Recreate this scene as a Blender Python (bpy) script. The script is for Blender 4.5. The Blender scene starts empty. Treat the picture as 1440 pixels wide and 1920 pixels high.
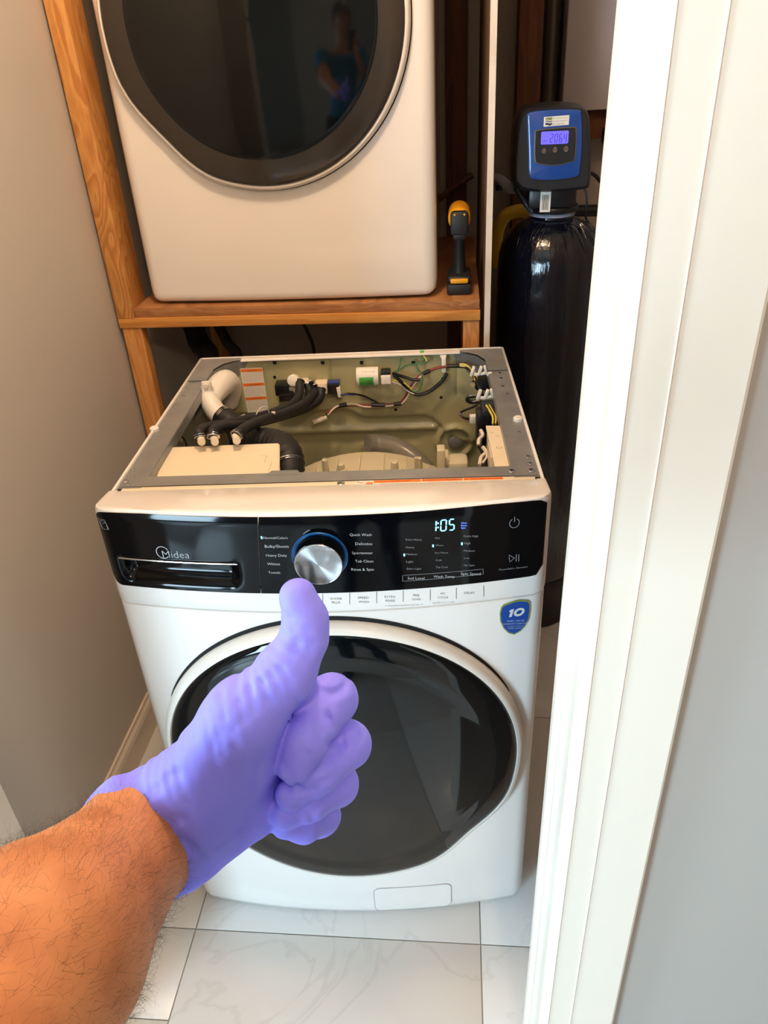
import bpy, bmesh, math, random
import numpy as np
from mathutils import Vector, Matrix
rnd = random.Random(7)
PI = math.pi
scene = bpy.context.scene
COL = scene.collection

# ------------------------------------------------------------------ camera
CAM_F = 1425.0
_pi, _ya, _ro = .547, -.111, -.057
CC = np.array([.206, -1.03, 1.555])
_f = np.array([math.sin(_ya)*math.cos(_pi), math.cos(_ya)*math.cos(_pi), -math.sin(_pi)])
_r0 = np.array([math.cos(_ya), -math.sin(_ya), 0.0]); _u0 = np.cross(_r0, _f)
_r = _r0*math.cos(_ro)+_u0*math.sin(_ro); _u = -_r0*math.sin(_ro)+_u0*math.cos(_ro)
cam = bpy.data.cameras.new('camera'); camo = bpy.data.objects.new('camera', cam); COL.objects.link(camo)
cam.sensor_fit = 'HORIZONTAL'; cam.sensor_width = 36.0; cam.lens = 36.0*CAM_F/1440; cam.clip_start = .01; cam.clip_end = 50
camo.matrix_world = Matrix(((_r[0], _u[0], -_f[0], CC[0]), (_r[1], _u[1], -_f[1], CC[1]), (_r[2], _u[2], -_f[2], CC[2]), (0, 0, 0, 1)))
scene.camera = camo
# ------------------------------------------------------------------ world, lights, exposure
scene.view_settings.view_transform = 'Standard'; scene.view_settings.look = 'None'
scene.view_settings.gamma = 1; scene.view_settings.use_curve_mapping = False
scene.view_settings.exposure = 0.22
w = bpy.data.worlds.new('world'); scene.world = w; w.use_nodes = True
w.node_tree.nodes['Background'].inputs[0].default_value = (.75, .82, 1, 1)
w.node_tree.nodes['Background'].inputs[1].default_value = .25
def area(name, loc, target, sx, sy, power, color, shape='RECTANGLE', spread=PI):
    l = bpy.data.lights.new(name, 'AREA'); l.shape = shape; l.size = sx; l.size_y = sy; l.energy = power; l.color = color; l.spread = spread
    o = bpy.data.objects.new(name, l); COL.objects.link(o); o.location = loc
    d = Vector(target)-Vector(loc); o.rotation_euler = d.to_track_quat('-Z', 'Y').to_euler(); return o
WARM = (1.0, .72, .50); COOL = (.58, .82, 1.0)
def bulb(name, loc, r, power, color):
    l = bpy.data.lights.new(name, 'POINT'); l.shadow_soft_size = r; l.energy = power; l.color = color
    o = bpy.data.objects.new(name, l); COL.objects.link(o); o.location = loc; return o
area('daylight_window_light', (-1.72, -3.05, .95), (0, -.2, .35), .7, 1.5, 43, COOL, spread=math.radians(115))
area('glove_fill_light', (-3.15, -1.30, 1.5), (0, -.85, 1.25), .8, 1.2, 36, COOL, spread=math.radians(100))  # cool fill light added to brighten the glove, no known source
bulb('closet_lamp_light', (-.06, .02, 2.30), .07, 27, WARM)
bulb('hall_lamp_light', (.50, -1.65, 2.28), .08, 25, WARM)

# ------------------------------------------------------------------ pixel -> point helpers (measured from the photograph)
def ray(a, b): return _f+(a-720)/CAM_F*_r+(960-b)/CAM_F*_u
def P(a, b, Y):                       # on the world plane y = Y
    d = ray(a, b); return CC+(Y-CC[1])/d[1]*d
def PX(a, b, X):
    d = ray(a, b); return CC+(X-CC[0])/d[0]*d
def D(a, b, dep): return CC+dep*ray(a, b)
YAW = .053
_c, _s = math.cos(YAW), math.sin(YAW)
WM = np.array([[_c, _s, 0], [-_s, _c, 0], [0, 0, 1]])
CL = WM@CC
def LY(a, b, y):
    d = WM@ray(a, b); return CL+(y-CL[1])/d[1]*d
def LZ(a, b, z):
    d = WM@ray(a, b); return CL+(z-CL[2])/d[2]*d
def yfr(x):                           # bowed front of the washer (local)
    ax = min(abs(x), .343); y = -.087-.037*(1-(ax/.343)**2)
    R = .024; k = ax-(.343-R)
    if k > 0: y += R-math.sqrt(max(R*R-k*k, 0))
    return y
def F(a, b, h=.0):                    # front surface point -> (x, z)
    d = WM@ray(a, b); y = -.1
    for i in range(20):
        t = (y-CL[1])/d[1]; p = CL+t*d; y = yfr(p[0])-h
    return p[0], p[2]

# ------------------------------------------------------------------ materials
def lin(c):
    return tuple((v/255/12.92) if v/255 <= .04045 else ((v/255+.055)/1.055)**2.4 for v in c)
def mat(name, col, rough=.5, metal=0., coat=0., bump=None, var=None, emit=None, trans=0., ior=1.5, alpha=1., aniso=0, sheen=0, sss=0):
    m = bpy.data.materials.new(name); m.use_nodes = True; nt = m.node_tree; b = nt.nodes['Principled BSDF']
    c = (*lin(col), 1); b.inputs['Base Color'].default_value = c
    b.inputs['Roughness'].default_value = rough; b.inputs['Metallic'].default_value = metal
    b.inputs['Coat Weight'].default_value = coat; b.inputs['Coat Roughness'].default_value = .05
    b.inputs['IOR'].default_value = ior
    if trans: b.inputs['Transmission Weight'].default_value = trans
    if alpha < 1: b.inputs['Alpha'].default_value = alpha
    if sss:
        b.inputs['Subsurface Weight'].default_value = sss; b.inputs['Subsurface Radius'].default_value = (.01, .004, .002); b.inputs['Subsurface Scale'].default_value = .3
    if aniso:
        b.inputs['Anisotropic'].default_value = aniso
        t = nt.nodes.new('ShaderNodeTangent'); t.direction_type = 'RADIAL'; t.axis = 'Z'; nt.links.new(t.outputs[0], b.inputs['Tangent'])
    if emit:
        b.inputs['Emission Color'].default_value = (*lin(emit[0]), 1); b.inputs['Emission Strength'].default_value = emit[1]
    tc = None
    if bump or var:
        tc = nt.nodes.new('ShaderNodeTexCoord')
    if var:   # (scale, colour2, detail, stretch)
        n = nt.nodes.new('ShaderNodeTexNoise'); n.inputs['Scale'].default_value = var[0]; n.inputs['Detail'].default_value = 6
        mp = nt.nodes.new('ShaderNodeMapping'); mp.inputs['Scale'].default_value = var[2] if len(var) > 2 else (1, 1, 1)
        nt.links.new(tc.outputs['Object'], mp.inputs[0]); nt.links.new(mp.outputs[0], n.inputs['Vector'])
        cr = nt.nodes.new('ShaderNodeValToRGB'); cr.color_ramp.elements[0].position = .35; cr.color_ramp.elements[1].position = .68
        cr.color_ramp.elements[0].color = c; cr.color_ramp.elements[1].color = (*lin(var[1]), 1)
        nt.links.new(n.outputs['Fac'], cr.inputs[0]); nt.links.new(cr.outputs[0], b.inputs['Base Color'])
    if bump:  # (scale, strength, distance, stretch)
        n = nt.nodes.new('ShaderNodeTexNoise'); n.inputs['Scale'].default_value = bump[0]; n.inputs['Detail'].default_value = 5
        mp = nt.nodes.new('ShaderNodeMapping'); mp.inputs['Scale'].default_value = bump[3] if len(bump) > 3 else (1, 1, 1)
        nt.links.new(tc.outputs['Object'], mp.inputs[0]); nt.links.new(mp.outputs[0], n.inputs['Vector'])
        bp = nt.nodes.new('ShaderNodeBump'); bp.inputs['Strength'].default_value = bump[1]; bp.inputs['Distance'].default_value = bump[2]
        nt.links.new(n.outputs['Fac'], bp.inputs['Height']); nt.links.new(bp.outputs[0], b.inputs['Normal'])
    return m
def wood_mat(name, c1, c2, scale=10, stretch=(1, 1, .08), rings=12, rough=.6, knots=None):
    m = bpy.data.materials.new(name); m.use_nodes = True; nt = m.node_tree; b = nt.nodes['Principled BSDF']
    tc = nt.nodes.new('ShaderNodeTexCoord'); mp = nt.nodes.new('ShaderNodeMapping'); mp.inputs['Scale'].default_value = stretch
    nt.links.new(tc.outputs['Object'], mp.inputs[0])
    n = nt.nodes.new('ShaderNodeTexNoise'); n.inputs['Scale'].default_value = scale; n.inputs['Detail'].default_value = 2; n.inputs['Distortion'].default_value = .4
    nt.links.new(mp.outputs[0], n.inputs['Vector'])
    mu = nt.nodes.new('ShaderNodeMath'); mu.operation = 'MULTIPLY'; mu.inputs[1].default_value = rings
    nt.links.new(n.outputs['Fac'], mu.inputs[0])
    fr = nt.nodes.new('ShaderNodeMath'); fr.operation = 'FRACT'; nt.links.new(mu.outputs[0], fr.inputs[0])
    cr = nt.nodes.new('ShaderNodeValToRGB'); e = cr.color_ramp.elements
    e[0].position = 0; e[0].color = (*lin(c1), 1); e[1].position = .75; e[1].color = (*lin(c2), 1)
    e2 = e.new(.95); e2.color = (*lin(c1), 1)
    nt.links.new(fr.outputs[0], cr.inputs[0])
    n2 = nt.nodes.new('ShaderNodeTexNoise'); n2.inputs['Scale'].default_value = scale*14; n2.inputs['Detail'].default_value = 4
    nt.links.new(mp.outputs[0], n2.inputs['Vector'])
    mx = nt.nodes.new('ShaderNodeMixRGB'); mx.blend_type = 'MULTIPLY'; mx.inputs[0].default_value = .35
    nt.links.new(cr.outputs[0], mx.inputs[1]); nt.links.new(n2.outputs['Fac'], mx.inputs[2])
    nt.links.new(mx.outputs[0], b.inputs['Base Color']); b.inputs['Roughness'].default_value = rough
    bp = nt.nodes.new('ShaderNodeBump'); bp.inputs['Strength'].default_value = .25; bp.inputs['Distance'].default_value = .001
    nt.links.new(n2.outputs['Fac'], bp.inputs['Height']); nt.links.new(bp.outputs[0], b.inputs['Normal'])
    return m
def tile_mat():
    m = mat('marble_tile', (226, 226, 224), .22, bump=(25, .05, .001)); nt = m.node_tree; b = nt.nodes['Principled BSDF']
    tc = nt.nodes.new('ShaderNodeTexCoord')
    geo = nt.nodes.new('ShaderNodeNewGeometry')
    n = nt.nodes.new('ShaderNodeTexNoise'); n.inputs['Scale'].default_value = 2.2; n.inputs['Detail'].default_value = 8; n.inputs['Distortion'].default_value = 1.2
    nt.links.new(geo.outputs['Position'], n.inputs['Vector'])
    s = nt.nodes.new('ShaderNodeMath'); s.operation = 'SUBTRACT'; s.inputs[1].default_value = .5; nt.links.new(n.outputs['Fac'], s.inputs[0])
    a = nt.nodes.new('ShaderNodeMath'); a.operation = 'ABSOLUTE'; nt.links.new(s.outputs[0], a.inputs[0])
    cr = nt.nodes.new('ShaderNodeValToRGB'); e = cr.color_ramp.elements
    e[0].position = 0; e[0].color = (*lin((217, 216, 213)), 1); e[1].position = .012; e[1].color = (*lin((226, 225, 222)), 1)
    nt.links.new(a.outputs[0], cr.inputs[0]); nt.links.new(cr.outputs[0], b.inputs['Base Color'])
    return m
M = {}
M['white'] = mat('white_enamel', (232, 228, 222), .18, coat=.6)
M['white_flat'] = mat('white_plastic', (232, 226, 216), .32)
M['cream'] = mat('cream_plastic', (228, 214, 186), .42)
M['glass_black'] = mat('black_gloss', (5, 6, 9), .07, ior=1.42)
M['glass_black'].node_tree.nodes['Principled BSDF'].inputs['Specular IOR Level'].default_value = .32
M['door_glass'] = mat('smoked_door_glass', (8, 11, 13), .06, ior=1.45)
M['rim_grey'] = mat('smoked_rim', (50, 46, 42), .12)
M['black'] = mat('black_plastic', (18, 18, 20), .38)
M['black_rubber'] = mat('black_rubber', (22, 22, 24), .6, bump=(300, .2, .0005))
M['dark'] = mat('dark_gap', (8, 8, 8), .8)
M['galv'] = mat('galvanised_steel', (150, 152, 150), .40, metal=.45, var=(18, (134, 137, 138)), bump=(60, .1, .0005))
M['olive'] = mat('olive_enamel', (170, 166, 128), .30, coat=.3, bump=(6, .15, .002))
M['tub'] = mat('tub_plastic', (205, 196, 165), .45)
M['chrome'] = mat('chrome', (210, 210, 212), .12, metal=1)
M['knob'] = mat('spun_aluminium', (104, 104, 108), .24, metal=1)
M['silver'] = mat('silver_ink', (165, 168, 172), .35, metal=.3)
M['print'] = mat('printed_white', (205, 205, 205), .5)
M['printdim'] = mat('printed_grey', (150, 152, 155), .5)
M['ink'] = mat('printed_dark', (70, 66, 60), .6)
M['led'] = mat('led_cyan', (120, 220, 255), .5, emit=((120, 225, 255), 3.0))
M['ledblue'] = mat('led_blue', (100, 140, 255), .5, emit=((95, 130, 255), 2.2))
M['ledring'] = mat('blue_ring', (20, 90, 150), .25, coat=.5, emit=((20, 90, 160), .12))
M['orange'] = mat('orange_label', (235, 120, 30), .5)
M['paper'] = mat('paper_label', (225, 220, 210), .5)
M['green'] = mat('green_label', (80, 170, 70), .5)
M['greenwire'] = mat('green_wire', (30, 110, 60), .45)
M['yellowwire'] = mat('yellow_wire', (215, 190, 70), .45)
M['redwire'] = mat('red_wire', (128, 52, 40), .45)
M['whitewire'] = mat('white_wire', (215, 205, 190), .45)
M['bluewire'] = mat('blue_wire', (40, 60, 130), .45)
M['clear'] = mat('translucent_hose', (150, 146, 138), .25, trans=.45, alpha=.8)
M['drywall'] = mat('painted_wall', (196, 190, 181), .6, bump=(180, .08, .0006))
M['wallgrey'] = mat('grey_painted_wall', (170, 165, 158), .55, bump=(180, .08, .0006))
M['wallback'] = mat('grey_closet_wall', (172, 162, 152), .8)  # one even grey-beige colour for the back and right closet walls
M['ceiling'] = mat('ceiling_paint', (225, 222, 215), .7)
M['trim'] = mat('white_trim_paint', (220, 208, 192), .35)
M['paperedge'] = mat('drywall_edge', (222, 212, 198), .8, var=(25, (200, 185, 165), (1, 1, .3)))
M['brownpaper'] = mat('brown_board', (120, 85, 52), .85, var=(8, (95, 66, 40), (1, 1, .4)))
M['tile'] = tile_mat()
M['grout'] = mat('grout', (168, 163, 154), .9)
M['pine'] = wood_mat('pine_stud', (196, 128, 62), (226, 166, 92), 5.5, (2.2, 2.2, .55), 13)
M['pineh'] = wood_mat('pine_rail', (206, 136, 60), (226, 164, 84), 6, (.25, 2, 5), 6)
M['pineleg'] = wood_mat('pine_leg', (190, 126, 62), (216, 156, 90), 8, (3, 3, .35), 8)
M['ply'] = wood_mat('plywood_shelf', (160, 108, 64), (188, 134, 84), 5, (1, .3, 6), 7)
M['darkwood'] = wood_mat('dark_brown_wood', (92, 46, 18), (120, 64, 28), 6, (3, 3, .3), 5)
M['skin'] = mat('skin', (216, 140, 86), .6, sss=.05, bump=(140, .45, .001), var=(34, (186, 112, 64)))
M['hair'] = mat('arm_hair', (60, 40, 28), .6)
M['glove'] = mat('nitrile_glove', (136, 132, 250), .62, bump=(30, .6, .0025, (1.5, .5, 1.2)), var=(9, (146, 142, 252)))
M['shirt'] = mat('teal_cotton', (14, 120, 150), .85, bump=(40, .4, .003))
M['trousers'] = mat('navy_cotton', (26, 28, 38), .85, bump=(40, .4, .003))
M['shoe'] = mat('black_leather', (24, 22, 22), .5)
M['phone'] = mat('phone_black', (16, 16, 18), .2)
M['yellow'] = mat('yellow_plastic', (226, 160, 24), .4)
M['toolblack'] = mat('tool_black', (24, 25, 27), .55, bump=(200, .2, .0005))
M['blue'] = mat('blue_plastic', (26, 70, 148), .22, coat=.5)
M['housing'] = mat('dark_housing', (34, 35, 38), .32)
M['lcd'] = mat('lcd_backlight', (90, 80, 220), .3, emit=((98, 92, 238), .9))
M['lcdink'] = mat('lcd_segment', (26, 22, 90), .5)
M['wrap'] = mat('black_plastic_wrap', (6, 10, 22), .14, coat=.4, bump=(28, .8, .006, (1.6, 1.6, .22)))
M['yellowpipe'] = mat('yellow_pipe', (214, 172, 30), .5)
M['badgeblue'] = mat('badge_blue', (20, 70, 150), .35)
M['badgegold'] = mat('badge_gold', (130, 140, 70), .35)
M['navy'] = mat('navy_ink', (18, 34, 66), .5)

# ------------------------------------------------------------------ mesh building
def catmull(pts, n=6):
    p = [np.array(q, float) for q in pts]
    if len(p) < 3: return p
    p = [2*p[0]-p[1]]+p+[2*p[-1]-p[-2]]; out = []
    for i in range(1, len(p)-2):
        for k in range(n):
            t = k/n; a, b, c, d = p[i-1], p[i], p[i+1], p[i+2]
            out.append(.5*((2*b)+(-a+c)*t+(2*a-5*b+4*c-d)*t*t+(-a+3*b-3*c+d)*t**3))
    out.append(p[-2]); return out
class MB:
    def __init__(s): s.v = []; s.f = []
    def add(s, v, f):
        o = len(s.v); s.v += [tuple(float(t) for t in q) for q in v]; s.f += [tuple(i+o for i in g) for g in f]; return s
    def box(s, c, d, bev=0., rot=None, seg=2):
        bm = bmesh.new(); bmesh.ops.create_cube(bm, size=1)
        for v in bm.verts: v.co = Vector((v.co.x*d[0], v.co.y*d[1], v.co.z*d[2]))
        if bev > 0: bmesh.ops.bevel(bm, geom=list(bm.edges), offset=min(bev, min(d)*.49), segments=seg, profile=.5, affect='EDGES')
        R = rot if rot is not None else Matrix.Identity(3)
        bm.verts.index_update()
        s.add([tuple(R@v.co+Vector(c)) for v in bm.verts], [[v.index for v in f.verts] for f in bm.faces]); bm.free(); return s
    def bb(s, a, b, bev=0.): return s.box([(a[i]+b[i])/2 for i in range(3)], [abs(b[i]-a[i]) for i in range(3)], bev)
    def tube(s, pts, r, seg=10, smooth=5, caps=True, corr=0):
        p = catmull(pts, smooth) if smooth else [np.array(q, float) for q in pts]; n = len(p)
        rr = [r]*n if not hasattr(r, '__len__') else list(np.interp(np.linspace(0, 1, n), np.linspace(0, 1, len(r)), r))
        if corr: rr = [q*(1+corr*(i % 2)) for i, q in enumerate(rr)]
        V = []; up = None
        for i in range(n):
            t = p[min(i+1, n-1)]-p[max(i-1, 0)]; t = t/(np.linalg.norm(t)+1e-12)
            if up is None:
                up = np.cross(t, [0, 0, 1.]) if abs(t[2]) < .9 else np.cross(t, [1., 0, 0])
            up = up-t*(up@t); up /= np.linalg.norm(up)+1e-12; w_ = np.cross(t, up)
            for k in range(seg):
                a = 2*PI*k/seg; V.append(p[i]+rr[i]*(math.cos(a)*up+math.sin(a)*w_))
        Fc = [(i*seg+k, i*seg+(k+1) % seg, (i+1)*seg+(k+1) % seg, (i+1)*seg+k) for i in range(n-1) for k in range(seg)]
        if caps: Fc += [tuple(range(seg))[::-1], tuple((n-1)*seg+k for k in range(seg))]
        return s.add(V, Fc)
    def lathe(s, prof, o=(0, 0, 0), ax=(0, 0, 1), seg=32, rfun=None):
        ax = np.array(ax, float); ax /= np.linalg.norm(ax)
        u = np.cross(ax, [0, 0, 1.]) if abs(ax[2]) < .9 else np.array([1., 0, 0]); u -= ax*(u@ax); u /= np.linalg.norm(u); v = np.cross(ax, u)
        V = []
        for r, h in prof:
            for k in range(seg):
                a = 2*PI*k/seg; q = r*(rfun(a) if rfun else 1)
                V.append(np.array(o)+ax*h+q*(math.cos(a)*u+math.sin(a)*v))
        Fc = [(i*seg+k, i*seg+(k+1) % seg, (i+1)*seg+(k+1) % seg, (i+1)*seg+k) for i in range(len(prof)-1) for k in range(seg)]
        if prof[0][0] > 1e-4: Fc.append(tuple(range(seg))[::-1])
        if prof[-1][0] > 1e-4: Fc.append(tuple((len(prof)-1)*seg+k for k in range(seg)))
        return s.add(V, Fc)
    def prism(s, pts, fn, h0, h1):      # fn(u, v, h) -> xyz
        n = len(pts); V = [fn(a, b, h0) for a, b in pts]+[fn(a, b, h1) for a, b in pts]
        return s.add(V, [tuple(range(n))[::-1], tuple(range(n, 2*n))]+[(i, (i+1) % n, n+(i+1) % n, n+i) for i in range(n)])
    def stroke(s, pts, wd, fn, h, closed=False):   # flat line of width wd on a mapped surface
        q = [np.array(p, float) for p in pts]
        if fn is FSf:
            q2 = []; mm = len(q) if closed else len(q)-1
            for i in range(mm):
                a, b = q[i], q[(i+1) % len(q)]; L_ = np.linalg.norm(b-a); kk = int(L_//.006)+1 if L_ > .012 else 1
                q2 += [a+(b-a)*t/kk for t in range(kk)]
            q = q2 if closed else q2+[q[-1]]
        n = len(q); V = []
        for i in range(n):
            a = q[(i-1) % n] if closed or i > 0 else q[i]; b = q[(i+1) % n] if closed or i < n-1 else q[i]
            t = b-a; t /= np.linalg.norm(t)+1e-12; nn = np.array([-t[1], t[0]])
            for sg in (1, -1): V.append(fn(*(q[i]+nn*wd/2*sg), h))
        m = n if closed else n-1
        return s.add(V, [(2*i, 2*i+1, 2*((i+1) % n)+1, 2*((i+1) % n)) for i in range(m)])
    def build(s, name, mt, parent=None, smooth=True, loc=None, ang=40, flip=False):
        me = bpy.data.meshes.new(name)
        v = s.v
        if loc is not None: v = [(a-loc[0], b-loc[1], c-loc[2]) for a, b, c in v]
        me.from_pydata(v, [], s.f)
        bm = bmesh.new(); bm.from_mesh(me); bmesh.ops.recalc_face_normals(bm, faces=bm.faces); bm.to_mesh(me); bm.free()
        me.materials.append(mt)
        if smooth:
            me.polygons.foreach_set('use_smooth', [True]*len(me.polygons)); me.set_sharp_from_angle(angle=math.radians(ang))
        me.update(); o = bpy.data.objects.new(name, me); COL.objects.link(o)
        if parent is not None: o.parent = parent
        if loc is not None: o.location = loc
        return o
def tag(o, label=None, cat=None, group=None, kind=None):
    for k, v in (('label', label), ('category', cat), ('group', group), ('kind', kind)):
        if v: o[k] = v
    return o
def thing(name, label, cat, loc=(0, 0, 0), rz=0, group=None):
    o = bpy.data.objects.new(name, None); COL.objects.link(o); o.location = loc; o.rotation_euler = (0, 0, rz); o.empty_display_size = .05
    return tag(o, label, cat, group)
def struct(name, mb, mt, **k): return tag(mb.build(name, mt, **k), kind='structure')
def text_mb(mb, txt, xl, xr, zb, fn, h=.0, height=None, center=False, thick=0):
    """text fitted between xl and xr with its baseline at zb on the mapped surface fn(x, z, h)"""
    cu = bpy.data.curves.new('t', 'FONT'); cu.body = txt; cu.resolution_u = 2; cu.size = 1; cu.offset = -.010
    o = bpy.data.objects.new('t', cu); COL.objects.link(o)
    me = bpy.data.meshes.new_from_object(o.evaluated_get(bpy.context.evaluated_depsgraph_get())) if False else o.to_mesh()
    vs = np.array([tuple(v.co) for v in me.vertices]) if len(me.vertices) else np.zeros((0, 3)); fs = [tuple(p.vertices) for p in me.polygons]
    o.to_mesh_clear(); bpy.data.objects.remove(o); bpy.data.curves.remove(cu)
    if not len(vs): return
    x0, x1 = vs[:, 0].min(), vs[:, 0].max(); sx = (xr-xl)/(x1-x0); sz = (height/.72) if height else sx
    zl, zr = (zb if hasattr(zb, '__len__') else (zb, zb))
    V = []
    for v in vs:
        t = (v[0]-x0)/(x1-x0); V.append(fn(xl+t*(xr-xl), zl+(zr-zl)*t+v[1]*sz, h))
    mb.add(V, fs)
def rrect(x0, x1, z0, z1, r, n=5):
    o = []
    for cx, cz, a0 in ((x1-r, z1-r, 0), (x0+r, z1-r, 90), (x0+r, z0+r, 180), (x1-r, z0+r, 270)):
        for k in range(n+1):
            a = math.radians(a0+90*k/n); o.append((cx+r*math.cos(a), cz+r*math.sin(a)))
    return o

# ------------------------------------------------------------------ SDF helpers (people)
def cap(Q, a, b, ra, rb, sc=None):
    a = np.array(a, np.float32); b = np.array(b, np.float32); d = b-a; pa = Q-a
    t = np.clip((pa@d)/max(d@d, 1e-9), 0, 1)
    q = pa-t[:, None]*d
    if sc is not None:      # flatten along unit direction sc[0] by factor sc[1] (<1 thinner)
        n = np.array(sc[0], np.float32); n /= np.linalg.norm(n); c = q@n; q = q+(c*(1/sc[1]-1))[:, None]*n
    return np.sqrt((q*q).sum(1))-(ra+(rb-ra)*t)
def smin(a, b, k):
    h = np.clip(.5+.5*(b-a)/k, 0, 1); return b*(1-h)+a*h-k*h*(1-h)
def surface(fun, lo, hi, h):
    lo = np.array(lo, float); hi = np.array(hi, float); n = np.ceil((hi-lo)/h).astype(int)+1
    H = 4*h; nc = np.ceil((hi-lo)/H).astype(int)+2
    g = np.stack(np.meshgrid(*[lo[i]+H*np.arange(nc[i]) for i in range(3)], indexing='ij'), -1).reshape(-1, 3).astype(np.float32)
    c = fun(g, False).reshape(nc)
    near = np.abs(c) < H*1.9
    full = np.repeat(np.repeat(np.repeat(c, 4, 0), 4, 1), 4, 2)
    nm = near.copy()
    for ax in range(3):
        nm[tuple(slice(1, None) if i == ax else slice(None) for i in range(3))] |= near[tuple(slice(None, -1) if i == ax else slice(None) for i in range(3))]
        nm[tuple(slice(None, -1) if i == ax else slice(None) for i in range(3))] |= near[tuple(slice(1, None) if i == ax else slice(None) for i in range(3))]
    msk = np.repeat(np.repeat(np.repeat(nm, 4, 0), 4, 1), 4, 2)
    full = full[:n[0], :n[1], :n[2]].copy(); msk = msk[:n[0], :n[1], :n[2]]
    idx = np.argwhere(msk); pts = (lo+idx*h).astype(np.float32)
    out = np.empty(len(pts), np.float32)
    for i in range(0, len(pts), 300000): out[i:i+300000] = fun(pts[i:i+300000], True)
    full[msk] = out
    f = full; ins = f < 0; nx, ny, nz = f.shape
    cs = (nx-1, ny-1, nz-1); acc = np.zeros(cs+(3,)); cnt = np.zeros(cs)
    base = np.stack(np.meshgrid(*[np.arange(m) for m in cs], indexing='ij'), -1)
    for ax in range(3):
        o1, o2 = [i for i in range(3) if i != ax]
        for da in (0, 1):
            for db in (0, 1):
                s0 = [slice(0, m) for m in cs]; s0[o1] = slice(da, da+cs[o1]); s0[o2] = slice(db, db+cs[o2])
                s1 = list(s0); s1[ax] = slice(1, 1+cs[ax])
                A = f[tuple(s0)]; B = f[tuple(s1)]; x = (A < 0) != (B < 0)
                t = np.where(x, A/(np.where(x, A-B, 1)), 0)
                acc[..., ax] += t*x; acc[..., o1] += da*x; acc[..., o2] += db*x; cnt += x
    act = cnt > 0; ids = -np.ones(cs, int); ids[act] = np.arange(act.sum())
    V = lo+h*(base[act]+acc[act]/cnt[act][:, None]); Fc = []
    for ax in range(3):
        o1, o2 = [(1, 2), (2, 0), (0, 1)][ax]
        a = ins[tuple(slice(0, -1) if i == ax else slice(None) for i in range(3))]; b = ins[tuple(slice(1, None) if i == ax else slice(None) for i in range(3))]
        e = np.argwhere(a != b)
        e = e[(e[:, o1] > 0) & (e[:, o2] > 0) & (e[:, o1] < f.shape[o1]-1) & (e[:, o2] < f.shape[o2]-1)]
        sg = a[tuple(e.T)]
        q = []
        for d1, d2 in ((0, 0), (-1, 0), (-1, -1), (0, -1)):
            k = e.copy(); k[:, o1] += d1; k[:, o2] += d2; q.append(ids[tuple(k.T)])
        q = np.stack(q, 1); q[~sg] = q[~sg][:, ::-1]; q = q[(q >= 0).all(1)]; Fc.append(q)
    Fc = np.concatenate(Fc)
    return V, Fc
def np_mesh(name, V, Fc, mt, parent=None, smooth_it=0):
    me = bpy.data.meshes.new(name); me.vertices.add(len(V)); me.vertices.foreach_set('co', np.asarray(V, np.float32).ravel())
    me.loops.add(Fc.size); me.loops.foreach_set('vertex_index', Fc.astype(np.int32).ravel())
    me.polygons.add(len(Fc)); me.polygons.foreach_set('loop_start', np.arange(0, Fc.size, 4, dtype=np.int32))
    me.update(calc_edges=True); me.validate(); me.polygons.foreach_set('use_smooth', [True]*len(me.polygons))
    me.materials.append(mt); o = bpy.data.objects.new(name, me); COL.objects.link(o)
    if parent is not None: o.parent = parent
    if smooth_it:
        bm = bmesh.new(); bm.from_mesh(me)
        for _ in range(smooth_it): bmesh.ops.smooth_vert(bm, verts=bm.verts, factor=.5, use_axis_x=True, use_axis_y=True, use_axis_z=True)
        bm.to_mesh(me); bm.free(); me.update()
    return o
exec_parts = []
#@@SETTING
# ================================================================== SETTING
# floor: grout bed with single tiles
fl = struct('floor', MB().bb((-3.2, -3.7, -.06), (2.3, 1.7, -.003)), M['grout'], smooth=False)
xs = [.256+.593*k for k in range(-6, 5)]; g = .0012
cols = [(xs[i], xs[i+1]) for i in range(len(xs)-1)]
ys = [-.166+.617*k for k in range(-6, 4)]
for (x0, x1) in cols:
    rows = list(ys)
    if abs(x1+.337) < .01: rows = [-.166+.617*k-.176 for k in range(-5, 1)]+[-.166, .451, 1.068, 1.685]
    for y0, y1 in zip(rows[:-1], rows[1:]):
        a0, a1, b0, b1 = max(x0, -3.2), min(x1, 2.3), max(y0, -3.7), min(y1, 1.7)
        if a1-a0 < .03 or b1-b0 < .03: continue
        MB().bb((a0+g, b0+g, -.003), (a1-g, b1-g, 0), .0006).build('tile', M['tile'], fl)
struct('ceiling', MB().bb((-3.2, -3.7, 2.42), (2.3, 1.7, 2.5)), M['ceiling'], smooth=False)
struct('wall_left', MB().bb((-.75, -.335, 0), (-.628, 1.55, 2.42)), M['drywall'], smooth=False)
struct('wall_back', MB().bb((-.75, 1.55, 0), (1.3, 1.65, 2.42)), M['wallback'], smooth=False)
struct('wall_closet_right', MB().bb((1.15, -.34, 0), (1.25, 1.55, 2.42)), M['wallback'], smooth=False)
struct('wall_front_left', MB().bb((-3.2, -.455, 0), (-.475, -.335, 2.42)), M['wallgrey'], smooth=False)
struct('wall_front_right', MB().bb((.4302, -.415, 0), (2.3, -.335, 2.42)), M['wallgrey'], smooth=False)
struct('wall_header', MB().bb((-.475, -.455, 2.1001), (.4200, -.335, 2.42)), M['wallgrey'], smooth=False)
hw = MB(); hw.bb((-3.3, -3.7, 0), (-3.2, -1.75, 2.42)).bb((-3.3, -.85, 0), (-3.2, -.335, 2.42)).bb((-3.3, -1.75, 2.15), (-3.2, -.85, 2.42)).bb((-3.3, -1.75, 0), (-3.2, -.85, .85)); struct('wall_hall_left', hw, M['wallgrey'], smooth=False)
wf = MB()
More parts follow.
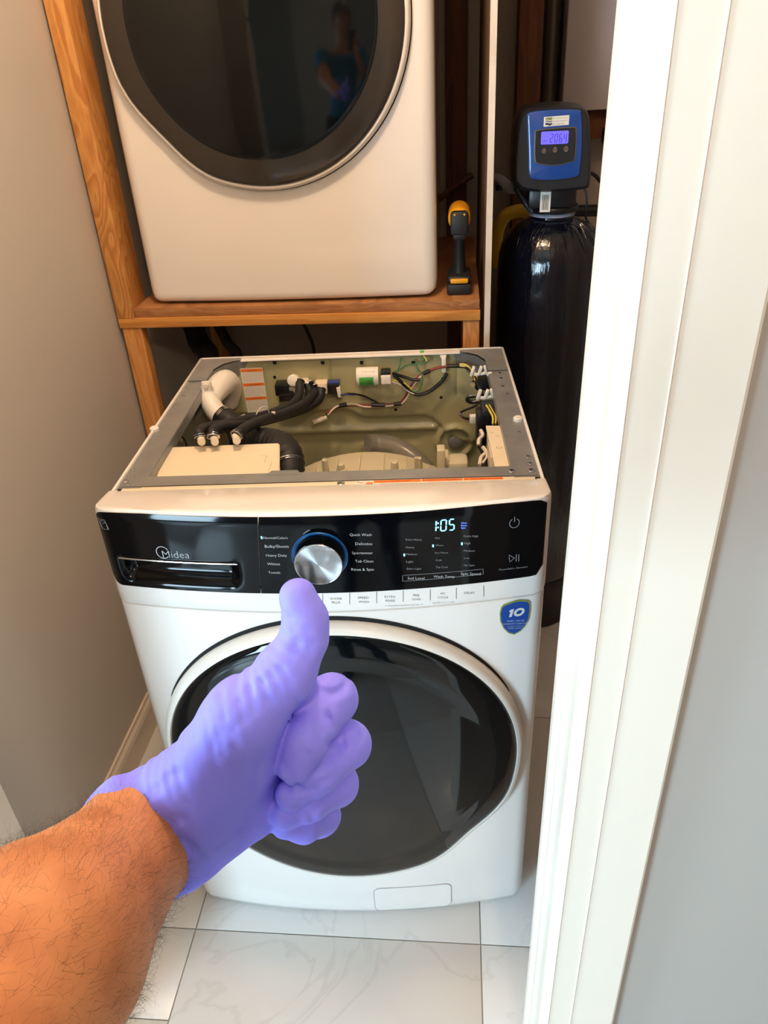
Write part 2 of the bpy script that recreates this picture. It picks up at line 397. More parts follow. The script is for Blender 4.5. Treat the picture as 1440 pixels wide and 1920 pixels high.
for a, b in (((-3.28, -1.75, .85), (-3.22, -1.69, 2.15)), ((-3.28, -.91, .85), (-3.22, -.85, 2.15)), ((-3.28, -1.75, 2.09), (-3.22, -.85, 2.15)), ((-3.28, -1.75, .85), (-3.22, -.85, .91))): wf.bb(a, b, .004)
w2 = struct('fill_window', wf, M['trim'])  # unseen window, added to go with the glove's fill light
MB().bb((-3.255, -1.69, .91), (-3.245, -.91, 2.09)).build('pane', mat('window_glass', (230, 240, 245), .02, trans=1.0), w2, smooth=False)
struct('wall_hall_right', MB().bb((2.2, -3.7, 0), (2.3, -.335, 2.42)), M['wallgrey'], smooth=False)
rw = MB(); rw.bb((-3.2, -3.7, 0), (-2.2, -3.6, 2.42)).bb((-1.3, -3.7, 0), (2.2, -3.6, 2.42)).bb((-2.2, -3.7, 2.1), (-1.3, -3.6, 2.42)).bb((-2.2, -3.7, 0), (-1.3, -3.6, .1))
struct('wall_rear', rw, M['wallgrey'], smooth=False)
wf = MB()
for a, b in (((-2.2, -3.68, .1), (-2.14, -3.62, 2.1)), ((-1.36, -3.68, .1), (-1.3, -3.62, 2.1)), ((-2.2, -3.68, 2.04), (-1.3, -3.62, 2.1)), ((-2.2, -3.68, .1), (-1.3, -3.62, .16))): wf.bb(a, b, .004)
wn = struct('window_1', wf, M['trim'])
MB().bb((-2.14, -3.655, .16), (-1.36, -3.645, 2.04)).build('pane', mat('window_glass', (230, 240, 245), .02, trans=1.0), wn, smooth=False)
# middle partition: bare drywall sheet whose cut edge faces the camera
struct('wall_middle', MB().bb((.2715, .748, 0), (.2845, 1.549, 2.42)), M['brownpaper'], smooth=False)
e = MB(); e.bb((.2712, .744, 0), (.2848, .7482, 2.42))
pe = struct('trim_3', e, M['paperedge'], smooth=False)
# baseboard along the left wall
b = MB(); prof = [(0, 0), (.016, 0), (.016, .075), (.013, .085), (.007, .092), (.006, .10), (0, .10)]
b.prism([(p[0]-.628, p[1]) for p in prof], lambda u, v, h: (u, h, v), -.335, 1.55)
struct('baseboard_left', b, M['trim'], smooth=False)
# right door trim: jamb with stop, moulded casing
J = [(.4300, -.3355), (.325, -.3355), (.325, -.3515), (.3262, -.3535), (.3300, -.3545), (.3310, -.3560), (.3310, -.374), (.3320, -.3755), (.3350, -.3765), (.3360, -.378),
     (.3360, -.412), (.3375, -.4165), (.3440, -.4205), (.3480, -.4225), (.3483, -.4248), (.3492, -.4232), (.3800, -.4262), (.3806, -.4285), (.3816, -.4268), (.4390, -.4330), (.4420, -.4310), (.4420, -.4152), (.4300, -.4152)]
tr = MB(); tr.prism(J, lambda u, v, h: (u, v, h), 0, 2.0999); struct('trim_1', tr, M['trim'], smooth=False)
tl = MB(); tl.prism([(-.475, -.3355), (-.4615, -.3355), (-.4615, -.455), (-.4660, -.470), (-.56, -.474), (-.562, -.4551), (-.475, -.4551)], lambda u, v, h: (u, v, h), 0, 2.10)
struct('trim_2', tl, M['trim'], smooth=False)
th = MB().bb((-.475, -.472, 2.1002), (.43, -.4553, 2.19), .003); struct('trim_4', th, M['trim'], smooth=False)
# panelled door in the hall behind the photographer
dr = MB().bb((-.45, -3.6, 0), (.42, -3.565, 2.03), .003); dd = struct('door_1', dr, M['trim'], smooth=False)
for x0, x1 in ((-.36, -.05), (.03, .33)):
    for z0, z1 in ((.2, .9), (1.05, 1.85)):
        q = MB()
        for a, c in (((x0, z0), (x1, z0+.02)), ((x0, z1-.02), (x1, z1)), ((x0, z0), (x0+.02, z1)), ((x1-.02, z0), (x1, z1))): q.bb((a[0], -3.566, a[1]), (c[0], -3.552, c[1]), .004)
        q.build('panel', M['trim'], dd)
MB().lathe([(.01, 0), (.01, .04), (.028, .045), (.03, .06), (.0, .07)], (.36, -3.565, 1.0), (0, 1, 0), 20).build('door_handle', M['chrome'], dd)
# ceiling lamps
for nm, x, y, lb in (('ceiling_lamp', .50, -1.65, 'round ceiling lamp in the hall above the photographer'), ('ceiling_lamp', -.06, .02, 'round ceiling lamp inside the laundry closet')):
    t = thing(nm, lb, 'lamp', (x, y, 2.42))
    MB().lathe([(.17, 0), (.17, -.018), (.155, -.022), (.15, -.010), (0, -.010)], seg=40).build('lamp_housing', M['trim'], t)
    MB().lathe([(.149, -.0105), (.14, -.018), (0, -.019)], seg=32).build('diffuser', mat('lit_diffuser', (255, 230, 190), .5, emit=((255, 220, 170), 6)), t)
#@@WOOD
# ================================================================== WOODEN STAND
po = MB(); po.bb((-.6205, .745, 1.0217), (-.577, .834, 2.419), .0015); tag(po.build('wooden_post', M['pine']), 'tall orange-grained pine post rising beside the left wall and the upper machine', 'post')
st = thing('wooden_stand', 'rough pine shelf stand carrying the upper dryer, two legs below', 'stand', (-.18, .745, 0))
def loc(mb, dx=-.18, dy=.745): mb.v = [(a-dx, b-dy, c) for a, b, c in mb.v]; return mb
loc(MB().bb((-.5765, .750, 1.0215), (.2600, 1.45, 1.0445), .0015)).build('shelf_board', M['ply'], st)
loc(MB().bb((-.6205, .745, .9735+.0235), (.262, .783, 1.0213), .002)).build('front_rail', M['pineh'], st)
loc(MB().bb((-.6205, 1.40, .96), (.262, 1.438, 1.0213), .002)).build('rear_rail', M['pineh'], st)
for x0, x1, y0 in ((-.6165, -.568, .749), (.2215, .2605, .749), (-.6165, -.568, 1.40), (.2215, .2605, 1.40)):
    loc(MB().bb((x0, y0, 0), (x1, y0+.036, .9960 if y0 < 1 else .9595), .002)).build('leg', M['pineleg'], st)
# studs in the wall cavity behind
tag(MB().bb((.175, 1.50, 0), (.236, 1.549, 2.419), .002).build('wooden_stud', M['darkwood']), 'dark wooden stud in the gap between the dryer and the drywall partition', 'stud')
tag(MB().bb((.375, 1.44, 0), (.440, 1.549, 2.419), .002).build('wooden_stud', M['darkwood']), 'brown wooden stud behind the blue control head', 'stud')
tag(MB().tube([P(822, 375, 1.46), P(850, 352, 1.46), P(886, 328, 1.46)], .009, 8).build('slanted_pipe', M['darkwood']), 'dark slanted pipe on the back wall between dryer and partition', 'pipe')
#@@DRYER
# ================================================================== DRYER
dry = thing('dryer', 'white front-loading machine with a dark round door, up on the wooden shelf', 'dryer', (-.19, .775, 1.045))
DX, DZ = 0.0, 0.0
def yd(x):
    ax = min(abs(x), .351); y = -.012*(1-(ax/.351)**2); R = .03; k = ax-(.351-R)
    if k > 0: y += R-math.sqrt(max(R*R-k*k, 0))
    return y
def DS(x, z, h): return (x, yd(x)-h, z)
zb_, zt_ = .006, 1.0
def dryer_front():
    mb = MB(); xsn = sorted(set([round(s*v, 5) for s in (1, -1) for v in ([.351-.03*(1-math.cos(a)) for a in np.linspace(0, PI/2, 8)]+list(np.linspace(0, .32, 17)))]))
    zs = [0, .001, .004, .01, .02, .035, .06, .1, .2, .4, .6, .8, 1.0]
    V = []; 
    for z in zs:
        for x in xsn:
            R = .03; 
            lim = .351 if z >= R else .351-R+math.sqrt(max(R*R-(R-z)**2, 0))
            xx = max(-lim, min(lim, x)); ins = .010*max(0, 1-z/.012)**2
            V.append((xx, yd(x)+ins, zb_+z))
    n = len(xsn)
    Fq = [(i*n+j, i*n+j+1, (i+1)*n+j+1, (i+1)*n+j) for i in range(len(zs)-1) for j in range(n-1)]
    mb.add(V, Fq); return mb
dryer_front().build('front_panel', M['white'], dry)
MB().bb((-.348, .028, .012), (.348, .66, 1.0), .006).build('cabinet', M['white'], dry)
DCX, DCZ = -.012, .572
def drf(a):   # a: angle, x to the right, z up
    d = math.degrees(math.atan2(math.sin(a+math.radians(138)), math.cos(a+math.radians(138))))
    return 1-.030*math.exp(-(d/13)**2)+.008*math.exp(-((abs(d)-24)/9)**2)
def ring_mb(prof, cx, cz, S, rf, seg=96, a0=0, a1=2*PI, flat=None):
    V = []; full = abs(a1-a0-2*PI) < 1e-6; m = seg if full else seg+1
    for r, h in prof:
        for k in range(m):
            a = a0+(a1-a0)*k/seg; q = r*(1+(rf(a)-1)*min(1, max(0, (r-.245)/.05)))
            x, z = cx+q*math.cos(a), cz+q*math.sin(a)
            if flat is None: V.append(S(x, z, h))
            else: V.append((x, flat-h, z))
    Fq = [(i*m+k, i*m+(k+1) % m, (i+1)*m+(k+1) % m, (i+1)*m+k) for i in range(len(prof)-1) for k in range(m if full else m-1)]
    return MB().add(V, Fq)
dd_ = ring_mb([(.318, .0), (.318, .012), (.3160, .019), (.3120, .0235), (.3080, .0240), (.3065, .021)], DCX, DCZ, DS, drf); dd_.build('door_ring', M['white_flat'], dry)
ring_mb([(.3205, .0006), (.3180, .0014)], DCX, DCZ, DS, drf).build('door_gasket', M['dark'], dry)
ring_mb([(.3067, .0210), (.3060, .0265), (.3040, .0285), (.300, .0296), (.28, .0320), (.2555, .0345)], DCX, DCZ, DS, drf).build('door_rim', M['rim_grey'], dry)
ring_mb([(.2555, .0345), (.2535, .0338), (.245, .0350), (.20, .0388), (.15, .0422), (.10, .0450), (.05, .0466), (.001, .0472)], DCX, DCZ, DS, drf).build('door_glass', M['door_glass'], dry)
for x in (-.29, .29):
    for y in (.08, .55): MB().lathe([(.022, -.0005), (.024, .004), (.016, .006), (.016, .016)], (x, y, 0)).build('foot', M['black'], dry)
#@@WASHER
# ================================================================== WASHER
wsh = thing('washing_machine', 'white front-loading washing machine pulled forward with its top cover off', 'washer', (0, 0, 0), YAW)
def FSf(x, z, h):
    return (x, yfr(x)-h, z)
def plan(x0, x1, side0=True, side1=True, step=.012):
    """plan outline of the bowed front from x0 to x1"""
    pts = []
    if side0: pts += [(-.343, y) for y in (-.006, -.03)]
    c = [.343-.024*(1-math.sin(a)) for a in np.linspace(0, PI/2, 8)]
    xx = sorted(set([round(v, 5) for v in list(np.arange(-.312, .313, step))+c+[-q for q in c]+[x0, x1]]))
    pts += [(x, yfr(x)) for x in xx if x0-1e-6 <= x <= x1+1e-6]
    if side1: pts += [(.343, y) for y in (-.03, -.006)]
    return pts
def offs(pts, d):
    out = []; n = len(pts)
    for i in range(n):
        a = np.array(pts[max(i-1, 0)]); b = np.array(pts[min(i+1, n-1)]); t = b-a; t = t/(np.linalg.norm(t)+1e-9)
        out.append((pts[i][0]-t[1]*d, pts[i][1]+t[0]*d))
    return out
XD = -.0935
def xdiv(z): return -.100+(z-.82)*.10
def fascia(x0, x1, s0, s1, endcap):
    base = plan(x0, x1, s0, s1); rows = []
    prof = [(.014, .8185), (.004, .8185), (.001, .8195), (0, .8225), (0, .845), (0, .8595), (0, .870), (0, .95), (0, .980), (.0008, .9865), (.003, .9915), (.007, .9945), (.014, .9962)]
    for d, z in prof:
        r = offs(base, d); 
        rows.append([(p[0]+((xdiv(z)-XD) if abs(q[0]-XD) < .002 and not (s0 and s1) and abs(q[0]) < .2 else 0), p[1], z) for p, q in zip(r, base)])
    lastr = rows[-1]
    rows.append([(p[0], min(max(p[1], p[1]*.5-.003), -.0055), .9885) for p in lastr]); rows.append([(p[0], min(max(p[1], -.010), -.0055), .9775) for p in lastr]); rows.append([(p[0], -.005, .9755) for p in lastr]); rows.append([(p[0], -.005, .966) for p in lastr])
    n = len(base); V = [(p[0], p[1], min(p[2], .9964-max(0, p[1]+.105)*.19)) for r in rows for p in r]
    Fq = [(i*n+j, i*n+j+1, (i+1)*n+j+1, (i+1)*n+j) for i in range(len(rows)-1) for j in range(n-1)]
    mb = MB(); mb.add(V, Fq); return mb, prof
def skip_behind(mb):
    keep = []
    for f in mb.f:
        c = np.mean([mb.v[i] for i in f], axis=0)
        if -.330 < c[0] < -.10 and .860 < c[2] < .984 and c[1] < -.06: continue
        keep.append(f)
    mb.f = keep; return mb
fdraw, _ = fascia(-.343, XD-.0006, True, False, True); skip_behind(fdraw)
detd = fdraw.build('detergent_drawer', M['white'], wsh)
fctrl, _ = fascia(XD+.0006, .343, False, True, True); ctl = fctrl.build('control_panel', M['white'], wsh)
MB().bb((-.327, -.070, .826), (.327, -.008, .868)).bb((-.327, -.004, .80), (.327, .012, .960)).bb((-.09, -.075, .83), (.327, -.008, .975)).build('panel_backing', M['dark'], ctl, smooth=False)
# black gloss faces
def blackface(x0, x1, name, parent, r0, r1, recess=False):
    mb = MB(); st_ = .004 if recess else .01
    nx = int((x1-x0)/st_); nz = 34 if recess else 14
    V = []
    for j in range(nz+1):
        for i in range(nx+1):
            x = x0+(x1-x0)*i/nx
            dz = 0
            if r0 and x < x0+.016: k = (x0+.016-x)/.016; dz = .016*(1-math.sqrt(max(1-k*k, 0)))
            if r1 and x > x1-.016: k = (x-(x1-.016))/.016; dz = .016*(1-math.sqrt(max(1-k*k, 0)))
            zl, zh = .8565+dz, min(.9915-dz*.6, .9964-max(0, yfr(x)+.105)*.19-.0045-dz*.3)
            z = zl+(zh-zl)*j/nz
            h = .0022
            h = .0016-float(np.interp(z, [.980, .9865, .9915, .9945], [0, .0008, .003, .007]))
            if x0 < -.2: x += (xdiv(z)-XD)*max(0, (i/nx-.9)/.1)
            if x0 > -.2: x += (xdiv(z)-XD)*max(0, 1-i/nx/.1)
            if recess:
                u = (x-(-.3175))/(.1965); v = (z-.863)/(.0445)
                if 0 < u < 1: v = (z-(.863+.012*max(0, (abs(u-.5)-.40)/.10)**2))/(.0445)
                if 0 < u < 1 and 0 < v < 1.0:
                    m = min(1, u/.10, (1-u)/.10); m = m*m*(3-2*m)
                    vv = min(1, v/.45); vv = vv*vv*(3-2*vv)
                    m2 = 1 if v < .93 else max(0, (1.0-v)/.07)
                    h -= .020*m*vv*m2
            V.append(FSf(x, z, h))
    n = nx+1
    mb.add(V, [(j*n+i, j*n+i+1, (j+1)*n+i+1, (j+1)*n+i) for j in range(nz) for i in range(nx)])
    return mb.build(name, M['glass_black'], parent, ang=60)
blackface(-.3355, XD-.0006, 'drawer_face', detd, True, False, True)
blackface(XD+.0006, .3335, 'display_face', ctl, False, True)
hL = F(223, 1046.5, .004); hR = F(445, 1058.5, .004)
pth = [FSf(hL[0]+(hR[0]-hL[0])*t, hL[1]+(hR[1]-hL[1])*t, .0035) for t in np.linspace(0, 1, 12)]
MB().tube(pth, .0013, 8, 0).build('handle_strip', M['chrome'], detd)
H0 = .0020
def each(name, mt, parent, items, h=None):
    for it in items:
        m = MB(); tx(m, *it, **({} if h is None else {'h': h})); o = m.build(name, mt, parent, smooth=False)
def tx(mb, s, xl, xr, yl, yr=None, h=H0, height=None):
    a = F(xl, yl, h); b_ = F(xr, yl if yr is None else yr, h)
    text_mb(mb, s, a[0], b_[0], (a[1], b_[1]), FSf, h, height)
# logo on the drawer
lg = MB(); tx(lg, 'Midea', 306, 356, 1045.5, 1047)
c = F(305, 1036, H0); lg.stroke([(c[0]+.0100*math.cos(a), c[1]+.0105*math.sin(a)) for a in np.linspace(math.radians(28), math.radians(318), 26)], .0014, FSf, H0)
lg.build('logo', M['silver'], detd)
ei = MB(); a = F(183.6, 971, H0); b_ = F(201, 993, H0)
pts = [(a[0], a[1]), (b_[0], a[1]), (b_[0]+.003, b_[1]), (a[0]+.003, b_[1])]
ei.stroke(pts, .0007, FSf, H0, True); ex, ez = (a[0]+b_[0])/2+.001, (a[1]+b_[1])/2
ei.stroke([(ex-.0055, ez+.001), (ex-.003, ez+.006), (ex+.002, ez+.007), (ex+.0055, ez+.003)], .0006, FSf, H0)
ei.stroke([(ex-.005, ez+.001), (ex-.002, ez+.003), (ex, ez+.001), (ex+.003, ez+.0035), (ex+.005, ez+.002)], .0006, FSf, H0)
ei.add([FSf(ex-.006, ez-.001, H0), FSf(ex+.007, ez-.001, H0), FSf(ex+.0075, ez-.0075, H0), FSf(ex-.005, ez-.0075, H0)], [(0, 1, 2, 3)])
ei.build('rating_mark', M['printdim'], detd)
# printed programme names
each('programme_name', M['print'], ctl, (('Quick Wash', 656, 697, 1005), ('Delicates', 666.5, 698, 1022), ('Sportswear', 660, 699, 1039), ('Tub Clean', 666, 700, 1054.5), ('Rinse & Spin', 659, 701, 1070),
     ('Normal/Colors', 494.4, 539.5, 1010.6), ('Bulky/Sheets', 496.8, 541.5, 1027), ('Heavy Duty', 499, 538, 1043.6), ('Whites', 501.4, 525, 1059.8), ('Towels', 503.6, 525.7, 1075.7)))
each('heading', M['print'], ctl, (('Soil Level', 764.5, 796, 1086.5), ('Wash Temp', 813, 852, 1083.3), ('Spin Speed', 864, 901, 1078.2)))
each('option_name', M['printdim'], ctl, (('Extra Heavy', 761, 791, 1013.5), ('Heavy', 761, 777, 1028), ('Medium', 762, 782, 1041), ('Light', 762, 775, 1055), ('Extra Light', 763, 790, 1068), ('Hot', 816, 825, 1010.5),
     ('Warm', 817, 831, 1024), ('Eco Warm', 816, 840, 1038), ('Cold', 817, 828, 1052), ('Tap Cold', 817, 839, 1065), ('Extra High', 870, 896.5, 1007), ('High', 870, 882, 1020.5),
     ('Medium', 870, 890, 1034.5), ('Low', 870, 880, 1048), ('No Spin', 870, 889.5, 1061.5)))
pd = MB()
each('pause_caption', M['printdim'], ctl, (('Pause/Add a Garment', 936, 989, 1070, 1064),))
q = [F(*p, H0) for p in ((755, 1079), (906, 1067), (906, 1076.5), (755, 1090))]; pd.stroke(q, .0006, FSf, H0, True); pd.build('heading_frame', M['printdim'], ctl); pd = MB()
c = F(964.5, 981, H0); pd.stroke([(c[0]+.0072*math.cos(a), c[1]+.0078*math.sin(a)) for a in np.linspace(math.radians(118), math.radians(422), 26)], .0009, FSf, H0)
pd.stroke([(c[0], c[1]+.011), (c[0], c[1]+.002)], .0009, FSf, H0)
pd.build('power_symbol', M['printdim'], ctl); pd = MB()
p1, p2, p3 = F(954.5, 1040.5, H0), F(964.5, 1046.5, H0), F(955.5, 1054, H0); pd.stroke([p1, p2, p3], .0009, FSf, H0, True)
for x in (968, 972.8): pd.stroke([F(x, 1039.5, H0), F(x-.3, 1052.5, H0)], .0009, FSf, H0)
pd.build('play_pause_symbol', M['printdim'], ctl)
# lit digits 1:05
dg = MB()
SEG = {'0': 'abcdef', '1': 'bc', '5': 'afgcd', '2': 'abged', '6': 'afgedc', '4': 'fgbc'}
def seg7(mb, ch, x0, x1, z0, z1, wd, fn, h, slant=.12):
    zm = (z0+z1)/2; sl = lambda x, z: (x+(z-z0)*slant, z); g_ = wd*.5
    S = {'a': ((x0+g_, z1), (x1-g_, z1)), 'b': ((x1, z1-g_), (x1, zm+g_)), 'c': ((x1, zm-g_), (x1, z0+g_)), 'd': ((x0+g_, z0), (x1-g_, z0)), 'e': ((x0, z0+g_), (x0, zm-g_)), 'f': ((x0, zm+g_), (x0, z1-g_)), 'g': ((x0+g_, zm), (x1-g_, zm))}
    for k in SEG[ch]: mb.stroke([sl(*S[k][0]), sl(*S[k][1])], wd, fn, h)
z0 = F(833, 995, H0)[1]; z1 = F(833, 975, H0)[1]
for ch, xa, xb in (('1', 805, 817), ('0', 826, 836), ('5', 842, 851)):
    dg = MB(); seg7(dg, ch, F(xa, 985, H0)[0], F(xb, 985, H0)[0], z0, z1, .0017, FSf, H0, .05); dg.build('digit', M['led'], ctl, smooth=False)
dg = MB()
for yy in (981, 989):
    c = F(821.3, yy, H0); dg.prism([(c[0]-.001, c[1]-.001), (c[0]+.001, c[1]-.001), (c[0]+.001, c[1]+.001), (c[0]-.001, c[1]+.001)], FSf, H0, H0+.0002)
dg.build('colon', M['led'], ctl, smooth=False)
for xx, yy in ((812, 1023.5), (758, 1040.5), (866, 1019.5), (490.5, 1008)):
    dg = MB(); c = F(xx, yy, H0); dg.prism([(c[0]-.0009, c[1]-.0022), (c[0]+.0011, c[1]-.0022), (c[0]+.0009, c[1]+.0022), (c[0]-.0011, c[1]+.0022)], FSf, H0, H0+.0002); dg.build('indicator_light', M['led'], ctl, smooth=False)
each('stage_light', M['ledblue'], ctl, [(t_, 864.5, xr, y) for t_, y, xr in (('Wash', 982, 875), ('Rinse', 986.6, 875), ('Spin', 991.2, 873))])
# keys on the white strip
each('key_lettering', M['ink'], ctl, (('WATER', 619, 641.5, 1124.5), ('PLUS', 622.5, 638, 1132), ('SPEED', 671, 691, 1123), ('WASH', 672.5, 692, 1130.6), ('EXTRA', 721, 741, 1120.8), ('RINSE', 723, 740.5, 1128.3),
     ('PRE', 775, 786, 1118.3), ('SOAK', 772.5, 790, 1125.6), ('MY', 826.5, 835, 1115), ('CYCLE', 821, 840, 1122), ('DELAY', 870, 890.5, 1113.5)), h=.0006)
each('key_caption', M['ink'], ctl, (('*** 3 SECONDS FUNCTION FOR 3 SEC. ***', 721, 793, 1137.5, 1134.5), ('Hold for 3 sec. to save', 811, 852, 1132, 1129.5)), h=.0006)
for x, ya in ((605, 1114), (655.6, 1112), (706, 1110), (756, 1107), (806.7, 1105), (855.6, 1102), (907, 1098)):
    ky = MB(); ky.stroke([F(x, ya, .0006), F(x, ya+21, .0006)], .0007, FSf, .0006); ky.build('key_divider', M['ink'], ctl, smooth=False)
# knob
kc = F(600, 1041, 0); kx, kz = kc; kn = np.array([0, yfr(kx)-.0022, 0]); ky_ = yfr(kx)
tg = math.atan2(yfr(kx+.01)-yfr(kx-.01), .02)
nv = Vector((math.sin(tg), -math.cos(tg), 0)); rk = nv.to_track_quat('Z', 'Y').to_euler()
def knobpart(prof, name, mt, parent, seg=64):
    o = MB().lathe(prof, (0, 0, 0), (0, 0, 1), seg).build(name, mt, parent); return o
kb = knobpart([(.0375, 0), (.0372, .004), (.0352, .018), (.0350, .021)], 'knob', M['glass_black'], ctl)
kb.location = (kx, ky_-.0022, kz); kb.rotation_euler = rk
knobpart([(.0352, .0195), (.0352, .0222), (.0343, .0230), (.0335, .0226)], 'knob_rim', M['chrome'], kb)
MB().lathe([(.0336-.00050*i, .0225+.00020*(i % 2)) for i in range(66)]+[(.0002, .0225)], (0, 0, 0), (0, 0, 1), 96).build('knob_face', M['knob'], kb, smooth=False)
knobpart([(.0402, .0), (.0404, .0016), (.0412, .0018), (.0417, .0012), (.0417, 0)], 'knob_halo', M['ledring'], kb)
# front panel below, with door
base = plan(-.343, .343)
def lowpan():
    prof = [(.018, .8168), (.0035, .8168), (.0015, .8155), (.001, .812), (.001, .6), (.001, .3), (.001, .05), (.0015, .03), (.004, .018), (.009, .013), (.02, .012)]
    rows = []
    for d, z in prof: rows.append([(p[0], p[1], z) for p in offs(base, d)])
    n = len(base); return MB().add([p for r in rows for p in r], [(i*n+j, i*n+j+1, (i+1)*n+j+1, (i+1)*n+j) for i in range(len(rows)-1) for j in range(n-1)])
lowpan().build('front_panel', M['white'], wsh)
WCX, WCZ = .001, .484
def wrf(a):
    d = math.degrees(math.atan2(math.sin(a+math.radians(41)), math.cos(a+math.radians(41))))
    return 1-.036*math.exp(-(d/11)**2)+.010*math.exp(-((abs(d)-22)/8)**2)
door = thing('washer_door', None, None); door.parent = wsh
ring_mb([(.3195, -.0005), (.3195, .008), (.3170, .016), (.3120, .021), (.3070, .0225), (.3050, .019)], WCX, WCZ, FSf, wrf, 128).build('door_ring', M['white_flat'], door)
ring_mb([(.3262, -.0007), (.3262, .0006), (.3190, .0012)], WCX, WCZ, FSf, lambda a: 1-.025*(1-max(0, math.sin((a-math.radians(24))/math.radians(132)*PI))**.35), 96, math.radians(24), math.radians(156)).build('door_gap_shade', M['dark'], door)  # black arc laid on the panel as the shade of the door gap
ring_mb([(.3054, .0190), (.3035, .0235), (.298, .0262), (.288, .0285), (.272, .0300), (.262, .0312), (.256, .0300), (.24, .0318), (.20, .0350), (.15, .038), (.10, .040), (.05, .0412), (.001, .0415)], WCX, WCZ, FSf, wrf, 128).build('door_glass', M['door_glass'], door)
# filter flap
a = F(700, 1668, .002); b_ = F(846, 1662, .002); c = F(705, 1709, .002)
fp = rrect(a[0], b_[0], c[1], a[1], .014, 6)
MB().prism(fp, FSf, -.0005, .0002).build('filter_flap', M['white'], wsh)
MB().stroke(rrect(a[0], b_[0], c[1], a[1], .014, 6), .0012, FSf, .0003, True).build('flap_gap', mat('grey_seam', (150, 150, 150), .7), wsh)
# badge
bx0, bz1 = F(937.5, 1135, .001); bx1, _ = F(995.5, 1132, .001); _, bz0 = F(965, 1190, .001); bc = (bx0+bx1)/2; hw = (bx1-bx0)/2; hh = bz1-bz0
def shield(k):
    r_ = [(-.78, 1.0), (-.3, 1.05), (0, 1.08), (.3, 1.08), (.82, 1.03), (.97, .95), (1.0, .7), (.93, .42), (.72, .22), (.42, .08), (0.02, 0), (-.38, .08), (-.72, .26), (-.95, .5), (-1.0, .75), (-.92, .93)]
    return [(bc+hw*k*x, bz0+hh*.54+(z-.54)*hh*k) for x, z in r_]
bd = MB().prism(shield(1.0), FSf, .0002, .0010).build('warranty_sticker', M['badgegold'], wsh)
MB().prism(shield(.92), FSf, .0010, .0012).build('sticker_field', M['badgeblue'], bd)
bt = MB(); tx(bt, 'YEARS  ANS DE', 950, 983, 1166, 1164.5, .0014); tx(bt, 'WARRANTY GARANTIE', 943, 989, 1171.5, 1169.5, .0014)
tx(bt, 'ON DIRECT  MOTEUR', 951, 982, 1175.8, 1174.3, .0014); tx(bt, 'DRIVE  DIRECT', 953, 980, 1179.8, 1178.5, .0014)
q0 = F(956, 1157, .0014); q1 = F(984, 1156, .0014); bx, bzz, bw = q0[0], q0[1], q1[0]-q0[0]; bhh = .0150
def it(u, v): return (bx+bw*u+v*bhh*.22-.002, bzz+v*bhh)
for poly in ([(.02, .0), (.20, .0), (.20, 1.0), (.05, 1.0), (-.10, .84), (-.04, .66), (.02, .70)],): bt.prism([it(*p) for p in poly], FSf, .0013, .0015)
bt.stroke([it(.62+.27*math.cos(a), .5+.40*math.sin(a)) for a in np.linspace(0, 2*PI, 25)[:-1]], .0042, FSf, .0015, True)
bt.build('sticker_lettering', M['print'], bd)
# cabinet sides and frame
MB().bb((-.343, -.03, .03), (-.3382, .606, .9745), .001).build('side_panel', M['white'], wsh)
MB().bb((.3382, -.03, .03), (.343, .606, .9745), .001).build('side_panel', M['white'], wsh)
for sgn in (-1, 1):
    m = MB(); xa, xb = (-.3380, -.298) if sgn < 0 else (.298, .3380)
    m.bb((xa, .012, .9695), (xb, .585, .9710)); xl = xb if sgn < 0 else xa
    m.bb((xl-.0008, .012, .950), (xl+.0008, .52, .9695)); m.build('top_rail', M['galv'], wsh, smooth=False)
    MB().bb((sgn*.3378, .03, .35), (sgn*.3368, .59, .969)).build('inner_side', M['galv'], wsh, smooth=False)
m = MB(); m.bb((-.335, .0165, .9712), (.335, .0465, .9722)); m.bb((-.335, .0465, .950), (.335, .0475, .9722)); m.prism([(-.100, .040), (-.093, .0545), (-.050, .0545), (-.043, .040)], lambda u, v, h: (u, v, h), .9723, .9729); m.build('front_rail', M['galv'], wsh, smooth=False)
MB().bb((-.330, -.0045, .962), (.330, .0160, .9708), .001).build('panel_ledge', M['cream'], wsh)
for sgn in (-1, 1):
    pts = [(.3380, .6015), (.250, .6015), (.246, .587), (.262, .582), (.282, .566), (.296, .535), (.298, .47), (.3380, .47)]
    pts = [(sgn*a, b) for a, b in pts]
    g_ = MB().prism(pts, lambda u, v, h: (u, v, h), .9724, .9732)
    # curved web below the gusset
    pw = [(sgn*a, b) for a, b in [(.215, .592), (.250, .583), (.280, .560), (.297, .52), (.300, .46)]]
    for (x0, y0), (x1, y1) in zip(pw[:-1], pw[1:]): g_.add([(x0, y0, .9722), (x1, y1, .9722), (x1+sgn*.012, y1+.006, .925), (x0+sgn*.012, y0+.006, .925)], [(0, 1, 2, 3)])
    g_.build('corner_gusset', M['galv'], wsh, smooth=False)
MB().bb((-.245, .5785, .9712), (.245, .602, .9745), .0008).bb((-.338, .602, .9646), (.338, .606, .9752), .0008).build('rear_rail', M['white'], wsh)
